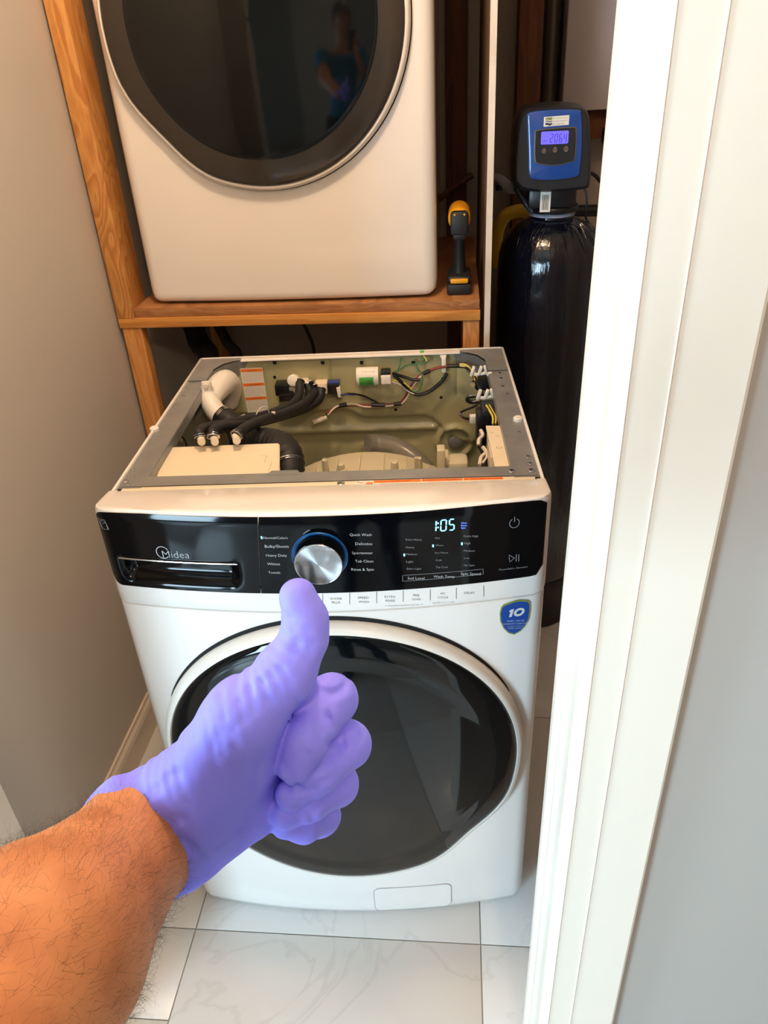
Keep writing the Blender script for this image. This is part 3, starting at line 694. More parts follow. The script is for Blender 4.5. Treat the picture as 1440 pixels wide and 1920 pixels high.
# olive rear panel with pressed relief
def sstep(e0, e1, x): t = max(0, min(1, (x-e0)/(e1-e0))); return t*t*(3-2*t)
def backrel(x, z):
    d = 0
    zc = .845 if x < -.02 else (.845-.020*sstep(-.02, .03, x) if x < .16 else .825-.07*sstep(.16, .26, x)); d += .008*(1-sstep(zc-.010, zc, z))          # lower field recessed
    # long pressed rib
    if -.19 < x < .20:
        e = min(sstep(-.19, -.175, x), 1-sstep(.185, .20, x)); d -= .009*e*math.exp(-((z-.790)/.009)**2)
    if -.19 < x < .16: e = min(sstep(-.19, -.17, x), 1-sstep(.14, .16, x)); d += .003*e*math.exp(-((z-.755)/.010)**2)
    r = math.hypot(x-.235, z-.750); d -= .010*math.exp(-((r-.040)/.007)**2)+.003*(1-sstep(.024, .030, r))
    for vx in (-.20, -.045, .03, .24): d += .004*math.exp(-((x-vx)/.003)**2)*(1 if z > .87 else 0)
    return d
nx, nz = 150, 90; V = []
for j in range(nz+1):
    for i in range(nx+1):
        x = -.338+.676*i/nx; z = .55+.42*j/nz; V.append((x, .589+backrel(x, z), z))
MB().add(V, [(j*(nx+1)+i, j*(nx+1)+i+1, (j+1)*(nx+1)+i+1, (j+1)*(nx+1)+i) for j in range(nz) for i in range(nx)]).build('rear_panel', M['olive'], wsh, ang=60)
MB().bb((-.338, .6045, .05), (.338, .606, .97)).build('rear_skin', M['white'], wsh, smooth=False)
MB().bb((-.338, .0, .035), (.338, .60, .05)).build('base_pan', M['galv'], wsh, smooth=False)
for x in (-.28, .28):
    for y in (.0, .55): MB().lathe([(.024, .0005), (.026, .004), (.026, .012), (.012, .014), (.012, .036)], (x, y, 0)).build('foot', M['black'], wsh)
for hx, hy in ((515, 707), (830, 710), (827, 745), (742, 768)): MB().lathe([(.0035, 0), (.0035, .0012), (0, .0012)], LY(hx, hy, .5890), (0, -1, 0), 12).build('punched_hole', M['dark'], wsh)
for hx in (515, 605, 678, 775): MB().box(LY(hx, 680, .588), (.008, .003, .007)).build('punched_slot', M['dark'], wsh)
MB().lathe([(.017, 0), (.017, .012), (.013, .014), (0, .014)], (.235, .600, .750), (0, -1, 0), 24).build('transit_bolt', M['galv'], wsh)
# screws on the frame
sm = MB().lathe([(.0042, 0), (.0042, .0009), (.0030, .0016), (0, .0014)], seg=12)
s0 = sm.build('screw', M['chrome'], wsh); s0.hide_render = False; first = True
def screw(px, py, z, k=1.0):
    global first
    c = LZ(px, py, z)
    if first: o = s0; first = False
    else: o = s0.copy(); COL.objects.link(o)
    o.parent = wsh; o.location = (c[0], c[1], z); o.scale = (k, k, k)
for px, py, k in ((371, 695, .7), (353, 728, 1), (346, 736, .7), (345, 743, 1), (331, 758, .8), (281, 831, .8), (249, 880, .9), (249, 893, .9), (235, 903, 1.3), (240, 909, .8),
                  (931, 680, .8), (934, 692, .6), (936, 700, 1), (939, 710, 1), (942, 725, 1), (951, 739, .8), (973, 811, .8), (990, 857, 1.1), (994, 870, 1), (996, 883, 1.5), (959, 884, 1.4), (639, 907, 1.5)):
    screw(px, py, .9725 if 895 < py or py > 880 and px > 900 else .9711, k)
for px, py in ((290, 807), (971, 788)): c = LZ(px, py, .971); MB().lathe([(.0085, 0), (.0085, .005), (.0065, .007), (0, .006)], (c[0], c[1], .971), seg=20).build('plastic_plug', M['white_flat'], wsh)
# warning strip on the ledge
def LED(x, y, h): return (x, y, .9710+h)
a = LZ(665, 906, .971); b_ = LZ(945, 900, .971); x0, x1 = a[0], b_[0]; yb0, yb1 = -.003, .0145
lb = MB().prism([(x0, yb0), (x1, yb0), (x1, yb1), (x0, yb1)], LED, 0, .0003).build('warning_strip', M['paper'], wsh, smooth=False)
ob = MB(); xw = [x0+(x1-x0)*t for t in (.125, .45, .73, 1.0)]
for i in range(3): ob.prism([(xw[i]+.001, yb1-.0085), (xw[i+1]-.001, yb1-.0085), (xw[i+1]-.001, yb1-.0008), (xw[i]+.001, yb1-.0008)], LED, .0003, .0005)
hx = x0+.018
ob.tube([LED(x0+.004, yb1-.004, .0005), LED(x0+.009, yb1-.008, .0005), LED(x0+.013, yb1-.006, .0005)], .0006, 5)
ob.prism([(hx, yb1-.016), (hx+.010, yb1-.016), (hx+.011, yb1-.009), (hx+.009, yb1-.004), (hx+.008, yb1-.009), (hx+.006, yb1-.003), (hx+.005, yb1-.009), (hx+.003, yb1-.003), (hx+.002, yb1-.009), (hx, yb1-.005)], LED, .0003, .0005)
ob.build('orange_band', M['orange'], lb, smooth=False)
tt = MB(); 
for i, s in enumerate(('WARNING', 'AVERTISSEMENT', 'ADVERTENCIA')):
    m_ = (xw[i]+xw[i+1])/2; hwid = .0022*len(s); text_mb(tt, s, m_-hwid+.004, m_+hwid+.004, yb1-.0068, LED, .0007, .0045)
    tt.stroke([(m_-hwid-.005, yb1-.0068), (m_-hwid+.001, yb1-.0068), (m_-hwid-.002, yb1-.0025)], .0007, LED, .0007, True)
    text_mb(tt, ('Electrical shock hazard', 'Risque de choc electrique', 'Peligro de choque electrico')[i], xw[i]+.012, xw[i+1]-.008, yb1-.0125, LED, .0005, .0025)
tt.build('strip_lettering', M['ink'], lb, smooth=False)
# tall warning label on the rear panel
def RB(u, v, h):      # u 0..1 across, v 0..1 down
    tl_, tr_, bl_, br_ = [LY(*p, .5895) for p in ((450, 690), (492, 688.5), (465, 773), (504, 770))]
    p = (tl_*(1-u)+tr_*u)*(1-v)+(bl_*(1-u)+br_*u)*v; return (p[0], .5872-h, p[2])
wl = MB().prism([(0, 0), (1, 0), (1, 1), (0, 1)], RB, 0, .0004).build('warning_label', M['paper'], wsh, smooth=False)
ob = MB(); tt = MB()
for k, s in enumerate(('WARNING', 'AVERTISSEMENT', 'ADVERTENCIA')):
    v0 = .02+k*.315; ob.prism([(0.02, v0), (.98, v0), (.98, v0+.065), (.02, v0+.065)], RB, .0004, .0006)
    text_mb(tt, s, .28, .72 if k == 0 else .8, v0+.052, lambda u, v, h, v0=v0: RB(u, 2*(v0+.052)-v, h), .0008, .03)
    for r_ in range(8):
        vv = v0+.095+r_*.026; text_mb(tt, ('read all safety rules before', 'disconnect power first, then', 'remove the cover with care or')[(k+r_) % 3], .06, .94-.2*(r_ == 7), vv, lambda u, v, h, vv=vv: RB(u, 2*vv-v, h), .0006, .014)
ob.build('orange_band', M['orange'], wl, smooth=False); tt.build('label_lettering', M['ink'], wl, smooth=False)
# dispenser box
zl = .955
q = [LZ(*p, zl) for p in ((315, 838), (524, 830), (519, 897), (272, 906))]
q[2][1] = max(q[2][1], .049); q[3][1] = max(q[3][1], .049); q[3][0] = -.296; q[2][0] = -.083
top = [(p[0], p[1]) for p in (q[3], q[2], q[1], q[0])]
dz = MB().prism(top, lambda u, v, h: (u, v, h), zl-.006, zl).build('dispenser_lid', M['cream'], wsh, smooth=False)
bm = bmesh.new(); bm.from_mesh(dz.data); bmesh.ops.bevel(bm, geom=list(bm.edges), offset=.0022, segments=2, affect='EDGES'); bm.to_mesh(dz.data); bm.free()
cx_ = sum(p[0] for p in top)/4; cy_ = sum(p[1] for p in top)/4
MB().prism([(cx_+(u-cx_)*.96, cy_+(v-cy_)*.96) for u, v in top], lambda u, v, h: (u, v, h), .84, zl-.0065).build('dispenser_box', M['cream'], wsh, smooth=False)
MB().stroke([(-.135, .075), (-.105, .075), (-.105, .12), (-.118, .12), (-.118, .145), (-.13, .145)], .0015, lambda u, v, h: (u, v, zl+h), .0002).build('lid_seam', mat('cream_shadow_line', (196, 178, 146), .6), wsh)
# inlets, hoses, clamps
def hose(name, pts, r, mt, **k): return MB().tube([LY(*p) for p in pts], r, 12, 6, **k).build(name, mt, wsh)
for px, py in ((377, 826), (402, 826), (443, 824)):
    c = LY(px, py, .165); c2 = LY(px-3, py-9, .185)
    hose('inlet_nozzle', [(px+1, py+3, .166), (px, py-2, .178), (px-1, py-7, .185)], .0070, M['cream'])
def clampring(c, ax, r, name='hose_clamp', n=2):
    m = MB(); ax = np.array(ax, float); ax /= np.linalg.norm(ax)
    for k in range(n):
        o = np.array(c)+ax*(k-.5*(n-1))*.004
        m.lathe([(r, -.0011), (r+.0014, -.0007), (r+.0014, .0007), (r, .0011)], o, ax, 20)
    return m.build(name, M['chrome'], wsh)
hoses = [[(376, 820, .184), (374, 810, .19), (388, 802, .225), (430, 794, .29), (500, 778, .38), (545, 760, .47), (560, 742, .52), (562, 716, .555)],
         [(400, 820, .184), (400, 808, .195), (418, 800, .24), (470, 795, .33), (530, 780, .42), (575, 765, .50), (598, 748, .54), (602, 730, .56)],
         [(442, 818, .184), (452, 808, .20), (475, 795, .27), (505, 783, .36), (545, 772, .43), (572, 758, .50), (580, 738, .55), (578, 722, .565)],
         [(405, 806, .26), (440, 795, .31), (495, 788, .35), (550, 768, .44), (578, 750, .51), (592, 735, .55)]]
for hp in hoses: hose('inlet_hose', hp, .0098, M['black_rubber'])
for hp in hoses[:3]:
    a = LY(*hp[0]); b_ = LY(*hp[1]); clampring(a*.8+b_*.2, b_-a, .0102)
    a = LY(*hp[-1]); b_ = LY(*hp[-2]); clampring(a, b_-a, .0102, n=1)
z1_ = LY(492, 786, .36); zt = MB(); 
zt.tube([z1_+np.array([.004*math.sin(a)*.5, .020*math.cos(a)*.8, .026*math.sin(a)])+np.array([.012*math.cos(a), 0, 0]) for a in np.linspace(0, 2*PI, 22)], .0012, 6, 0)
zt.box(z1_+np.array([.022, .01, .008]), (.008, .006, .006), .001); zt.build('cable_tie', M['whitewire'], wsh)
# white drain elbow
el = MB(); el.tube([LY(*p) for p in ((428, 756, .575), (432, 730, .565), (424, 716, .535), (410, 726, .49), (399, 742, .45), (396, 756, .43))], [.022, .026, .027, .026, .023, .018], 18, 6)
el.tube([LY(*p) for p in ((388, 724, .44), (390, 742, .435), (397, 760, .42), (408, 776, .41), (420, 785, .40))], [.012, .019, .021, .021, .019], 18, 6)
el.build('drain_elbow', M['white_flat'], wsh)
c = LY(388, 724, .432); MB().box(c, (.020, .008, .022), .002).lathe([(.005, 0), (.005, .006), (0, .006)], c+np.array([0, -.004, .003]), (0, -1, 0), 12).build('elbow_bracket', M['white_flat'], wsh)
hose('drain_boot', [(415, 780, .402), (430, 790, .39), (440, 806, .37), (445, 830, .34)], [.022, .022, .018, .016], M['black_rubber'])
a = LY(418, 782, .401); b_ = LY(432, 792, .388); clampring(a, b_-a, .0235, n=3)
hose('clamp_screw', [(444, 786, .385), (452, 782, .385), (458, 778, .385)], .003, M['chrome'])
hose('grey_tube', [(352, 800, .45), (372, 770, .50), (395, 735, .56), (415, 700, .585)], .012, M['galv'])
c = LY(335, 818, .30); MB().box(c, (.012, .012, .022), .002).build('wire_clip', M['cream'], wsh)
hose('clip_wire', [(340, 818, .30), (347, 826, .30), (350, 836, .29)], .0018, M['black'])
# bellows
MB().tube([LY(*p) for p in ((470, 826, .30), (500, 830, .28), (525, 838, .255), (540, 858, .225), (543, 885, .20), (538, 910, .19))], [.024, .027, .028, .028, .026, .024], 20, 6, corr=.09).build('bellows_hose', M['black_rubber'], wsh)
a = LY(541, 872, .21); b_ = LY(543, 882, .20); clampring(a, b_-a, .0285, n=2)
# valves on the rear panel
def lbox(name, px, py, y, d, mt, bev=.002, rz=0, rx=0):
    c = LY(px, py, y); return MB().box(c, d, bev, Matrix.Rotation(rz, 3, 'Z')@Matrix.Rotation(rx, 3, 'Y')).build(name, mt, wsh)
lbox('valve_coil', 530, 727, .562, (.030, .034, .026), M['black']); lbox('valve_coil', 537, 742, .555, (.034, .026, .018), M['black'], .002, .2)
lbox('valve_body', 560, 722, .575, (.048, .028, .026), M['cream'], .004); lbox('valve_body', 603, 725, .575, (.030, .03, .028), M['cream'], .005)
MB().lathe([(.013, 0), (.013, .022), (.010, .024), (0, .024)], LY(552, 712, .572), (0, -1, .3), 20).build('valve_cap', M['white_flat'], wsh)
for px, py in ((575, 722), (590, 722), (583, 715)): MB().lathe([(.007, 0), (.007, .018), (.005, .02), (0, .02)], LY(px, py, .575), (.2, -1, .2), 14).build('valve_spigot', M['chrome'], wsh)
lbox('valve_coil', 626, 725, .568, (.026, .032, .024), M['black']); lbox('coil_tag', 626, 716, .565, (.026, .020, .004), M['bluewire'], .0005)
lbox('wire_connector', 636, 734, .556, (.008, .014, .024), M['white_flat'], .001, 0, -.1); lbox('wire_connector', 596, 788, .53, (.024, .012, .008), M['whitewire'], .002, .3, -.2)
lbox('wire_connector', 608, 784, .53, (.012, .010, .006), M['whitewire'], .001, .3, -.2)
# noise filter can with green label
a = LY(669, 706, .565); MB().lathe([(0, 0), (.0195, .0), (.0205, .002), (.0205, .047), (.0195, .049), (0, .049)], a, (1, 0, 0), 28).build('noise_filter', M['white_flat'], wsh)
def CY(u, v, h): return (a[0]+u, a[1]-(.0207+h)*math.cos(v), a[2]+(.0207+h)*math.sin(v))
gl = MB()
for k in range(6): gl.add([CY(.006, -.95+k*.20, 0), CY(.038, -.95+k*.20, 0), CY(.038, -.75+k*.20, 0), CY(.006, -.75+k*.20, 0)], [(0, 1, 2, 3)])
gl.build('green_label', M['green'], wsh)
tt = MB(); text_mb(tt, 'NOISE FILTER', .012, .042, .75, lambda u, v, h: CY(u, v, h), .0004, .15)
for k in range(3): tt.stroke([(.024, -.50+.2*k), (.035, -.50+.2*k)], .05, CY, .0004)
tt.build('can_lettering', M['ink'], wsh)
lbox('filter_plug', 724, 709, .555, (.022, .024, .020), M['white_flat'], .002); lbox('filter_cap', 723, 697, .560, (.022, .024, .010), M['black'], .002)
# wiring
def wire(name, pts, r, mt): return MB().tube([LY(*p) for p in pts], r, 7, 6).build(name, mt, wsh)
wire('valve_wire', [(640, 742, .55), (655, 738, .555), (680, 742, .565), (700, 751, .57), (712, 758, .57)], .0022, M['black'])
wire('valve_wire', [(638, 740, .548), (650, 740, .55), (665, 741, .558)], .0014, M['bluewire'])
wire('harness', [(612, 776, .54), (630, 764, .56), (660, 760, .57), (700, 760, .57), (745, 757, .57), (757, 748, .57), (768, 728, .57), (781, 710, .57), (797, 699, .57), (820, 690, .57), (845, 686, .57)], .0030, M['redwire'])
wire('harness', [(614, 778, .54), (632, 762, .558), (662, 758, .568), (690, 763, .568), (745, 759, .568), (760, 750, .566), (772, 728, .566), (788, 707, .566), (800, 700, .566)], .0022, M['whitewire'])
for p in ([(636, 761, .556), (650, 758, .556)], [(696, 759, .562), (722, 759, .562)], [(738, 758, .562), (752, 756, .562)], [(793, 701, .562), (806, 695, .562)], [(838, 686, .562), (862, 686, .562)]):
    wire('tape_wrap', p, .0046, M['black'])
wire('sleeved_wire', [(738, 703, .555), (752, 716, .555), (768, 734, .56), (785, 740, .56), (806, 733, .565), (828, 715, .57), (838, 700, .57)], .0040, M['black'])
wire('sleeved_wire', [(736, 700, .555), (755, 706, .56), (775, 712, .56), (788, 712, .56)], .0036, M['black'])
wire('white_wire', [(736, 716, .553), (752, 722, .555), (766, 734, .556), (776, 739, .556)], .0016, M['whitewire'])
wire('white_wire', [(737, 713, .553), (757, 718, .555), (772, 730, .556)], .0016, M['yellowwire'])
wire('green_wire', [(790, 664, .592), (794, 672, .57), (800, 679, .565), (786, 682, .565), (762, 685, .565), (748, 694, .565), (736, 699, .56)], .0016, M['greenwire'])
wire('green_wire', [(752, 672, .585), (750, 684, .57), (746, 694, .565)], .0013, M['greenwire'])
wire('green_wire', [(779, 674, .585), (783, 690, .57), (790, 700, .565), (792, 715, .56), (785, 732, .56), (772, 734, .56)], .0014, M['greenwire'])
wire('yellow_wire', [(790, 664, .592), (798, 672, .568), (800, 678, .56)], .0012, M['yellowwire'])
MB().lathe([(.005, 0), (.005, .003), (.003, .005), (0, .005)], LZ(791, 661, .9738), seg=6).build('ground_screw', M['green'], wsh)
lbox('hanging_clip', 832, 684, .575, (.010, .010, .034), M['white_flat'], .002); lbox('hanging_clip', 831, 668, .580, (.014, .006, .006), M['white_flat'], .001)
wire('harness', [(860, 686, .56), (874, 688, .55), (885, 696, .53), (890, 708, .50), (898, 722, .46), (904, 742, .42)], .0042, M['black'])
for k, (dx, mt) in enumerate(((-2, 'yellowwire'), (0, 'whitewire'), (2, 'yellowwire'))): wire('yellow_wire', [(862, 684+dx, .555), (876, 687+dx, .545), (888+dx, 698, .52), (893+dx, 714, .48)], .0015, M[mt])
lbox('motor_capacitor', 905, 716, .52, (.036, .04, .030), M['dark'], .008)
MB().lathe([(.006, 0), (.006, .01), (0, .01)], LY(888, 718, .50), (-.3, -1, 0), 12).build('capacitor_stud', M['chrome'], wsh)
for (cx0, cy0, yy) in ((896, 698, .46), (908, 742, .36)):
    for dx, dy, d in ((-10, -2, (.006, .008, .022)), (-3, 4, (.010, .006, .006)), (4, -3, (.006, .008, .020)), (11, 2, (.014, .006, .006)), (14, -5, (.005, .007, .018)), (21, 3, (.012, .006, .007))):
        lbox('wire_holder', cx0+dx, cy0+dy, yy, d, M['white_flat'], .0015, 0, .3 if dx < 10 else -.2)
wire('black_loop', [(892, 742, .37), (880, 744, .37), (876, 750, .37), (884, 754, .37), (896, 752, .37)], .0040, M['black'])
wire('harness', [(902, 752, .36), (890, 762, .38), (870, 770, .40), (862, 776, .40), (870, 783, .39), (882, 785, .38)], .0024, M['black'])
wire('yellow_wire', [(866, 780, .395), (874, 784, .39), (884, 784, .38)], .0014, M['yellowwire']); wire('red_wire', [(864, 781, .393), (873, 787, .388), (884, 788, .378)], .0012, M['redwire'])
lbox('wire_connector', 889, 785, .37, (.018, .014, .016), M['white_flat'], .001); lbox('wire_connector', 898, 779, .37, (.020, .008, .005), M['white_flat'], .001)
lbox('pump_block', 918, 778, .335, (.034, .05, .044), M['black'], .004); lbox('pump_block', 902, 800, .33, (.020, .04, .07), M['black'], .004)
for dx, mt in ((-2, 'yellowwire'), (1, 'black'), (3, 'yellowwire')): wire('yellow_wire', [(914+dx, 760, .33), (920+dx, 770, .31), (926+dx, 782, .29), (926+dx, 795, .27)], .0020, M[mt])
# control box
zc = .957; q = [LZ(*p, zc) for p in ((911, 798), (945, 798), (966, 882), (930, 884))]
q[2][1] = q[3][1] = .052; q[1][0] = min(q[1][0], .300); q[2][0] = min(q[2][0], .2965)
tp = [(p[0], p[1]) for p in (q[3], q[2], q[1], q[0])]
cb = MB().prism(tp, lambda u, v, h: (u, v, h), zc-.005, zc).build('control_box_lid', M['cream'], wsh, smooth=False)
MB().prism([(u+.002, v+(.002 if v < .1 else -.002)) for u, v in tp], lambda u, v, h: (u, v, h), .83, zc-.0052).build('control_box', M['cream'], wsh, smooth=False)
MB().bb((.238, .054, .83), (.262, .13, .925), .003).build('control_box_side', M['cream'], wsh)
wk = MB()
for pts in ([(921, 812), (924, 811)], [(929, 818), (936, 818)], [(931, 838), (933, 842), (936, 838), (938, 842), (941, 838)]):
    wk.stroke([tuple(LZ(*p, zc)[:2]) for p in pts], .0012, lambda u, v, h: (u, v, zc+h), .0002)
wk.build('pencil_mark', M['ink'], cb, smooth=False)
wire('white_strap', [(901, 806, .26), (905, 816, .25), (898, 824, .24), (897, 834, .23)], .0034, M['whitewire']); wire('white_strap', [(905, 838, .22), (911, 848, .21), (902, 858, .20), (899, 872, .18)], .0036, M['whitewire'])
wire('harness', [(903, 812, .27), (902, 835, .25), (909, 850, .22), (912, 862, .20), (905, 885, .17)], .0070, M['black'])
wire('white_strap', [(910, 845, .20), (913, 855, .19), (905, 868, .18)], .0020, M['whitewire'])
wire('red_wire', [(874, 883, .20), (886, 879, .19), (896, 882, .18)], .0016, M['redwire']); wire('red_wire', [(876, 885, .20), (888, 882, .19), (898, 884, .18)], .0012, M['whitewire'])
lbox('harness_duct', 922, 866, .16, (.010, .06, .05), M['cream'], .002)
# tub
tb = MB(); TC = (.033, .15, .507); tb.lathe([(.0, -.012), (.16, -.012), (.27, -.008), (.285, 0), (.290, .02), (.296, .20), (.300, .29), (.290, .31), (0, .312)], TC, (0, 1, 0), 96)
tub = tb.build('tub', M['tub'], wsh)
rb = MB()
for px, py, hh_, w_ in ((610, 872, .030, .010), (640, 878, .024, .012), (643, 886, .02, .014), (740, 872, .018, .012), (745, 884, .016, .016), (781, 868, .030, .007), (787, 868, .028, .008)):
    c = LY(px, py, .33); rb.lathe([(w_*.8, -.03), (w_*.62, hh_*.3), (w_*.5, hh_*.5), (w_*.3, hh_*.52), (w_*.25, hh_*.45), (0, hh_*.45)], c, (0, -.25, 1), 14)
for k in range(9):
    a_ = math.radians(130-9.5*k); rb.box((TC[0]+.298*math.cos(a_), .30, TC[2]+.298*math.sin(a_)), (.003, .26, .010), .0, Matrix.Rotation(PI/2-a_, 3, 'Y'))
rb.build('tub_rib', M['tub'], tub)
lbox('tub_bracket', 827, 868, .34, (.016, .03, .070), M['tub'], .002); lbox('tub_bracket', 858, 878, .36, (.045, .05, .050), M['tub'], .010); lbox('tub_bracket', 838, 872, .37, (.008, .05, .05), M['tub'], .002)
hose('clear_hose', [(690, 832, .49), (708, 832, .50), (735, 836, .49), (762, 849, .47), (788, 868, .45), (812, 890, .44)], [.020, .022, .022, .021, .019, .017], M['clear'])
#@@UTILITY
# ================================================================== CORDLESS DRILL
YD = .80
def G(px, py, y=YD): return P(px, py, y)
c0 = G(861, 545); dl = thing('cordless_drill', 'black and yellow cordless drill standing on its battery on the shelf', 'drill', (c0[0], .84, 1.0447))
def dlm(mb): mb.v = [(a-c0[0], b-.84, c-1.0447) for a, b, c in mb.v]; return mb
cx0 = c0[0]; bz = 1.0450
dlm(MB().bb((cx0-.0290, .790, bz), (cx0+.0290, .895, bz+.026), .006)).build('battery', M['toolblack'], dl)
dlm(MB().bb((cx0-.021, .7885, bz+.0275), (cx0+.021, .80, bz+.0385), .003)).build('battery_latch', M['yellow'], dl)
dlm(MB().bb((cx0-.0275, .794, bz+.0265), (cx0+.0275, .885, bz+.044), .007)).build('foot', M['toolblack'], dl)
hd = MB(); sec = []; hv = []
for t, wd_, dp_, yy in ((0, .019, .026, .845), (.15, .0155, .020, .842), (.4, .0135, .018, .836), (.7, .0125, .018, .832), (.9, .0140, .020, .830), (1.0, .016, .024, .832)):
    z = bz+.040+t*.105
    for k in range(16):
        a = 2*PI*k/16; hv.append((cx0+wd_*math.cos(a), yy+dp_*math.sin(a), z))
hd.add(hv, [(i*16+k, i*16+(k+1) % 16, (i+1)*16+(k+1) % 16, (i+1)*16+k) for i in range(5) for k in range(16)])
dlm(hd).build('handle', M['toolblack'], dl)
zh = bz+.168
dlm(MB().lathe([(.0, -.002), (.016, 0), (.0235, .006), (.026, .016), (.026, .10), (.021, .115), (.016, .12), (0, .12)], (cx0, .800, zh), (0, 1, 0), 28)).build('motor_housing', M['yellow'], dl)
dlm(MB().box((cx0, .799, zh-.006), (.041, .020, .054), .008).box((cx0, .803, zh-.034), (.030, .022, .018), .006)).build('rear_cap', M['toolblack'], dl)
dlm(MB().lathe([(.018, .0), (.016, .012), (.013, .045), (.006, .052), (0, .052)], (cx0, .921, zh), (0, 1, 0), 20)).build('chuck', M['black'], dl)
for s_ in (-1, 1): dlm(MB().lathe([(.0022, 0), (.0022, .001), (0, .001)], (cx0+s_*.011, .7888, zh+.014), (0, -1, 0), 10)).build('screw', M['yellow'], dl)
# ================================================================== WATER SOFTENER
TX, TY = .437, .95
ws = thing('water_softener', 'tall dark water softener tank in plastic wrap with a blue control head', 'water softener', (TX, TY, 0))
def L0(mb): mb.v = [(a-TX, b-TY, c) for a, b, c in mb.v]; return mb
MB().lathe([(.125, .0), (.134, .004), (.136, .03), (.136, .14), (.130, .16), (.128, .165)], seg=48).build('tank_foot', M['black'], ws)
MB().lathe([(.126, .160), (.1275, .2), (.1275, 1.075), (.1255, 1.10), (.119, 1.126), (.106, 1.150), (.086, 1.170), (.064, 1.181), (.050, 1.186), (.050, 1.190)], seg=64).build('tank', M['wrap'], ws)
MB().lathe([(.048, 1.186), (.048, 1.200), (.060, 1.202), (.062, 1.210), (.060, 1.214), (0, 1.214)], seg=40).build('neck', M['black'], ws)
MB().lathe([(.0495, 1.1905), (.0545, 1.192), (.0555, 1.196), (.052, 1.199)], seg=40).build('neck_collar', mat('grey_collar', (150, 156, 172), .3), ws)
L0(MB().bb((.372, .885, 1.214), (.484, 1.0, 1.268), .012)).build('valve_body', M['black'], ws)
YH = .862
# housing: rounded loft from front outline
def hp(px, py): p = P(px, py, YH); return (p[0], p[2])
fo = [hp(*p) for p in ((975, 214), (990, 204), (1040, 198), (1085, 200), (1103, 210), (1108, 240), (1110, 300), (1108, 345), (1098, 356), (1040, 362), (985, 360), (968, 350), (962, 335), (964, 280), (968, 240))]
def loft(outl, ys, name, mt, par):
    cxo = sum(p[0] for p in outl)/len(outl); czo = sum(p[1] for p in outl)/len(outl)
    pl_ = catmull([(a, 0, b) for a, b in outl+outl[:1]], 4)[:-1]; n = len(pl_); V = []
    for y, k in ys: V += [(cxo+(p[0]-cxo)*k-TX, y-TY, czo+(p[2]-czo)*k) for p in pl_]
    m = MB().add(V, [(i*n+j, i*n+(j+1) % n, (i+1)*n+(j+1) % n, (i+1)*n+j) for i in range(len(ys)-1) for j in range(n)]+[tuple(range(n)), tuple((len(ys)-1)*n+j for j in range(n))])
    return m.build(name, mt, par)
loft(fo, [(YH-.002, .90), (YH+.004, .96), (YH+.016, 1.0), (YH+.11, 1.02), (YH+.125, .98)], 'head_housing', M['housing'], ws)
bo = [hp(*p) for p in ((988, 222), (993, 210), (1040, 205), (1082, 206), (1090, 216), (1091, 270), (1087, 318), (1080, 331), (1040, 337), (1004, 336), (992, 328), (990, 280))]
bl = loft(bo, [(YH-.001, 1.0), (YH-.005, .985), (YH-.0065, .94)], 'blue_face', M['blue'], ws)
ko = [hp(*p) for p in ((1003, 250), (1006, 244), (1040, 240), (1074, 238), (1079, 243), (1079, 270), (1076, 298), (1068, 303), (1040, 309), (1010, 306), (1003, 300), (1002, 275))]
loft(ko, [(YH-.0060, 1.03), (YH-.0074, 1.02), (YH-.0076, 1.0)], 'bezel', mat('bezel_line', (120, 112, 90), .3, metal=.6), bl)
loft(ko, [(YH-.0072, .98), (YH-.0082, .97)], 'keypad', M['housing'], bl)
YK = YH-.0084
def HK(u, v, h): return (u-TX, YK-h-TY, v)
a = P(1015, 247, YK); b_ = P(1065, 269, YK)
lc = MB().prism(rrect(a[0], b_[0], b_[2], a[2], .003), HK, 0, .0006).build('lcd', M['lcd'], bl)
sd = MB(); xx = [1034, 1042.5, 1051, 1059.5]
for ch, x in zip('2064', xx):
    p0 = P(x-3, 267, YK); p1 = P(x+2.6, 251, YK); seg7(sd, ch, p0[0], p1[0], p0[2], p1[2], .0013, HK, .0008, .05)
p0 = P(1018, 267, YK); p1 = P(1026, 263, YK); text_mb(sd, 'day', p0[0], p1[0], p0[2]+.001, HK, .0008)
sd.build('lcd_digits', M['lcdink'], bl)
for i, (px, py) in enumerate(((1019.5, 283.5), (1040, 281), (1060.5, 279.5))):
    c = P(px, py, YK); mb = MB().lathe([(.0058, 0), (.0060, .002), (.0050, .003), (.0046, .0022), (0, .0022)], (c[0]-TX, YK-TY, c[2]), (0, -1, 0), 24)
    o = mb.build('button', M['chrome'], bl)
    s_ = MB(); u, v = c[0], c[2]
    if i == 1: s_.prism([(u-.003, v-.0015), (u+.003, v-.0015), (u, v+.0025)], HK, .0022, .0030)
    elif i == 2: s_.prism([(u-.003, v+.0015), (u+.003, v+.0015), (u, v-.0025)], HK, .0022, .0030)
    else: s_.stroke([(u+.0028*math.cos(t), v+.0028*math.sin(t)) for t in np.linspace(.5, 5.5, 14)], .0010, HK, .0030)
    s_.build('button_symbol', M['ink'], o)
a = P(1019.5, 219, YH); b_ = P(1065.5, 235, YH); Ys = YH-.0070
def HS(u, v, h): return (u-TX, Ys-h-TY, v+(u-a[0])*.03)
sk = MB().prism([(a[0], b_[2]), (b_[0], b_[2]), (b_[0], a[2]), (a[0], a[2])], HS, -.002, .0003).build('brand_sticker', M['paper'], bl, smooth=False)
W_ = b_[0]-a[0]; Hh = a[2]-b_[2]; xl = a[0]+W_*.36
m = MB(); text_mb(m, 'Professional', xl, b_[0]-.002, b_[2]+Hh*.70, HS, .0005, Hh*.20); m.build('green_lettering', M['green'], sk)
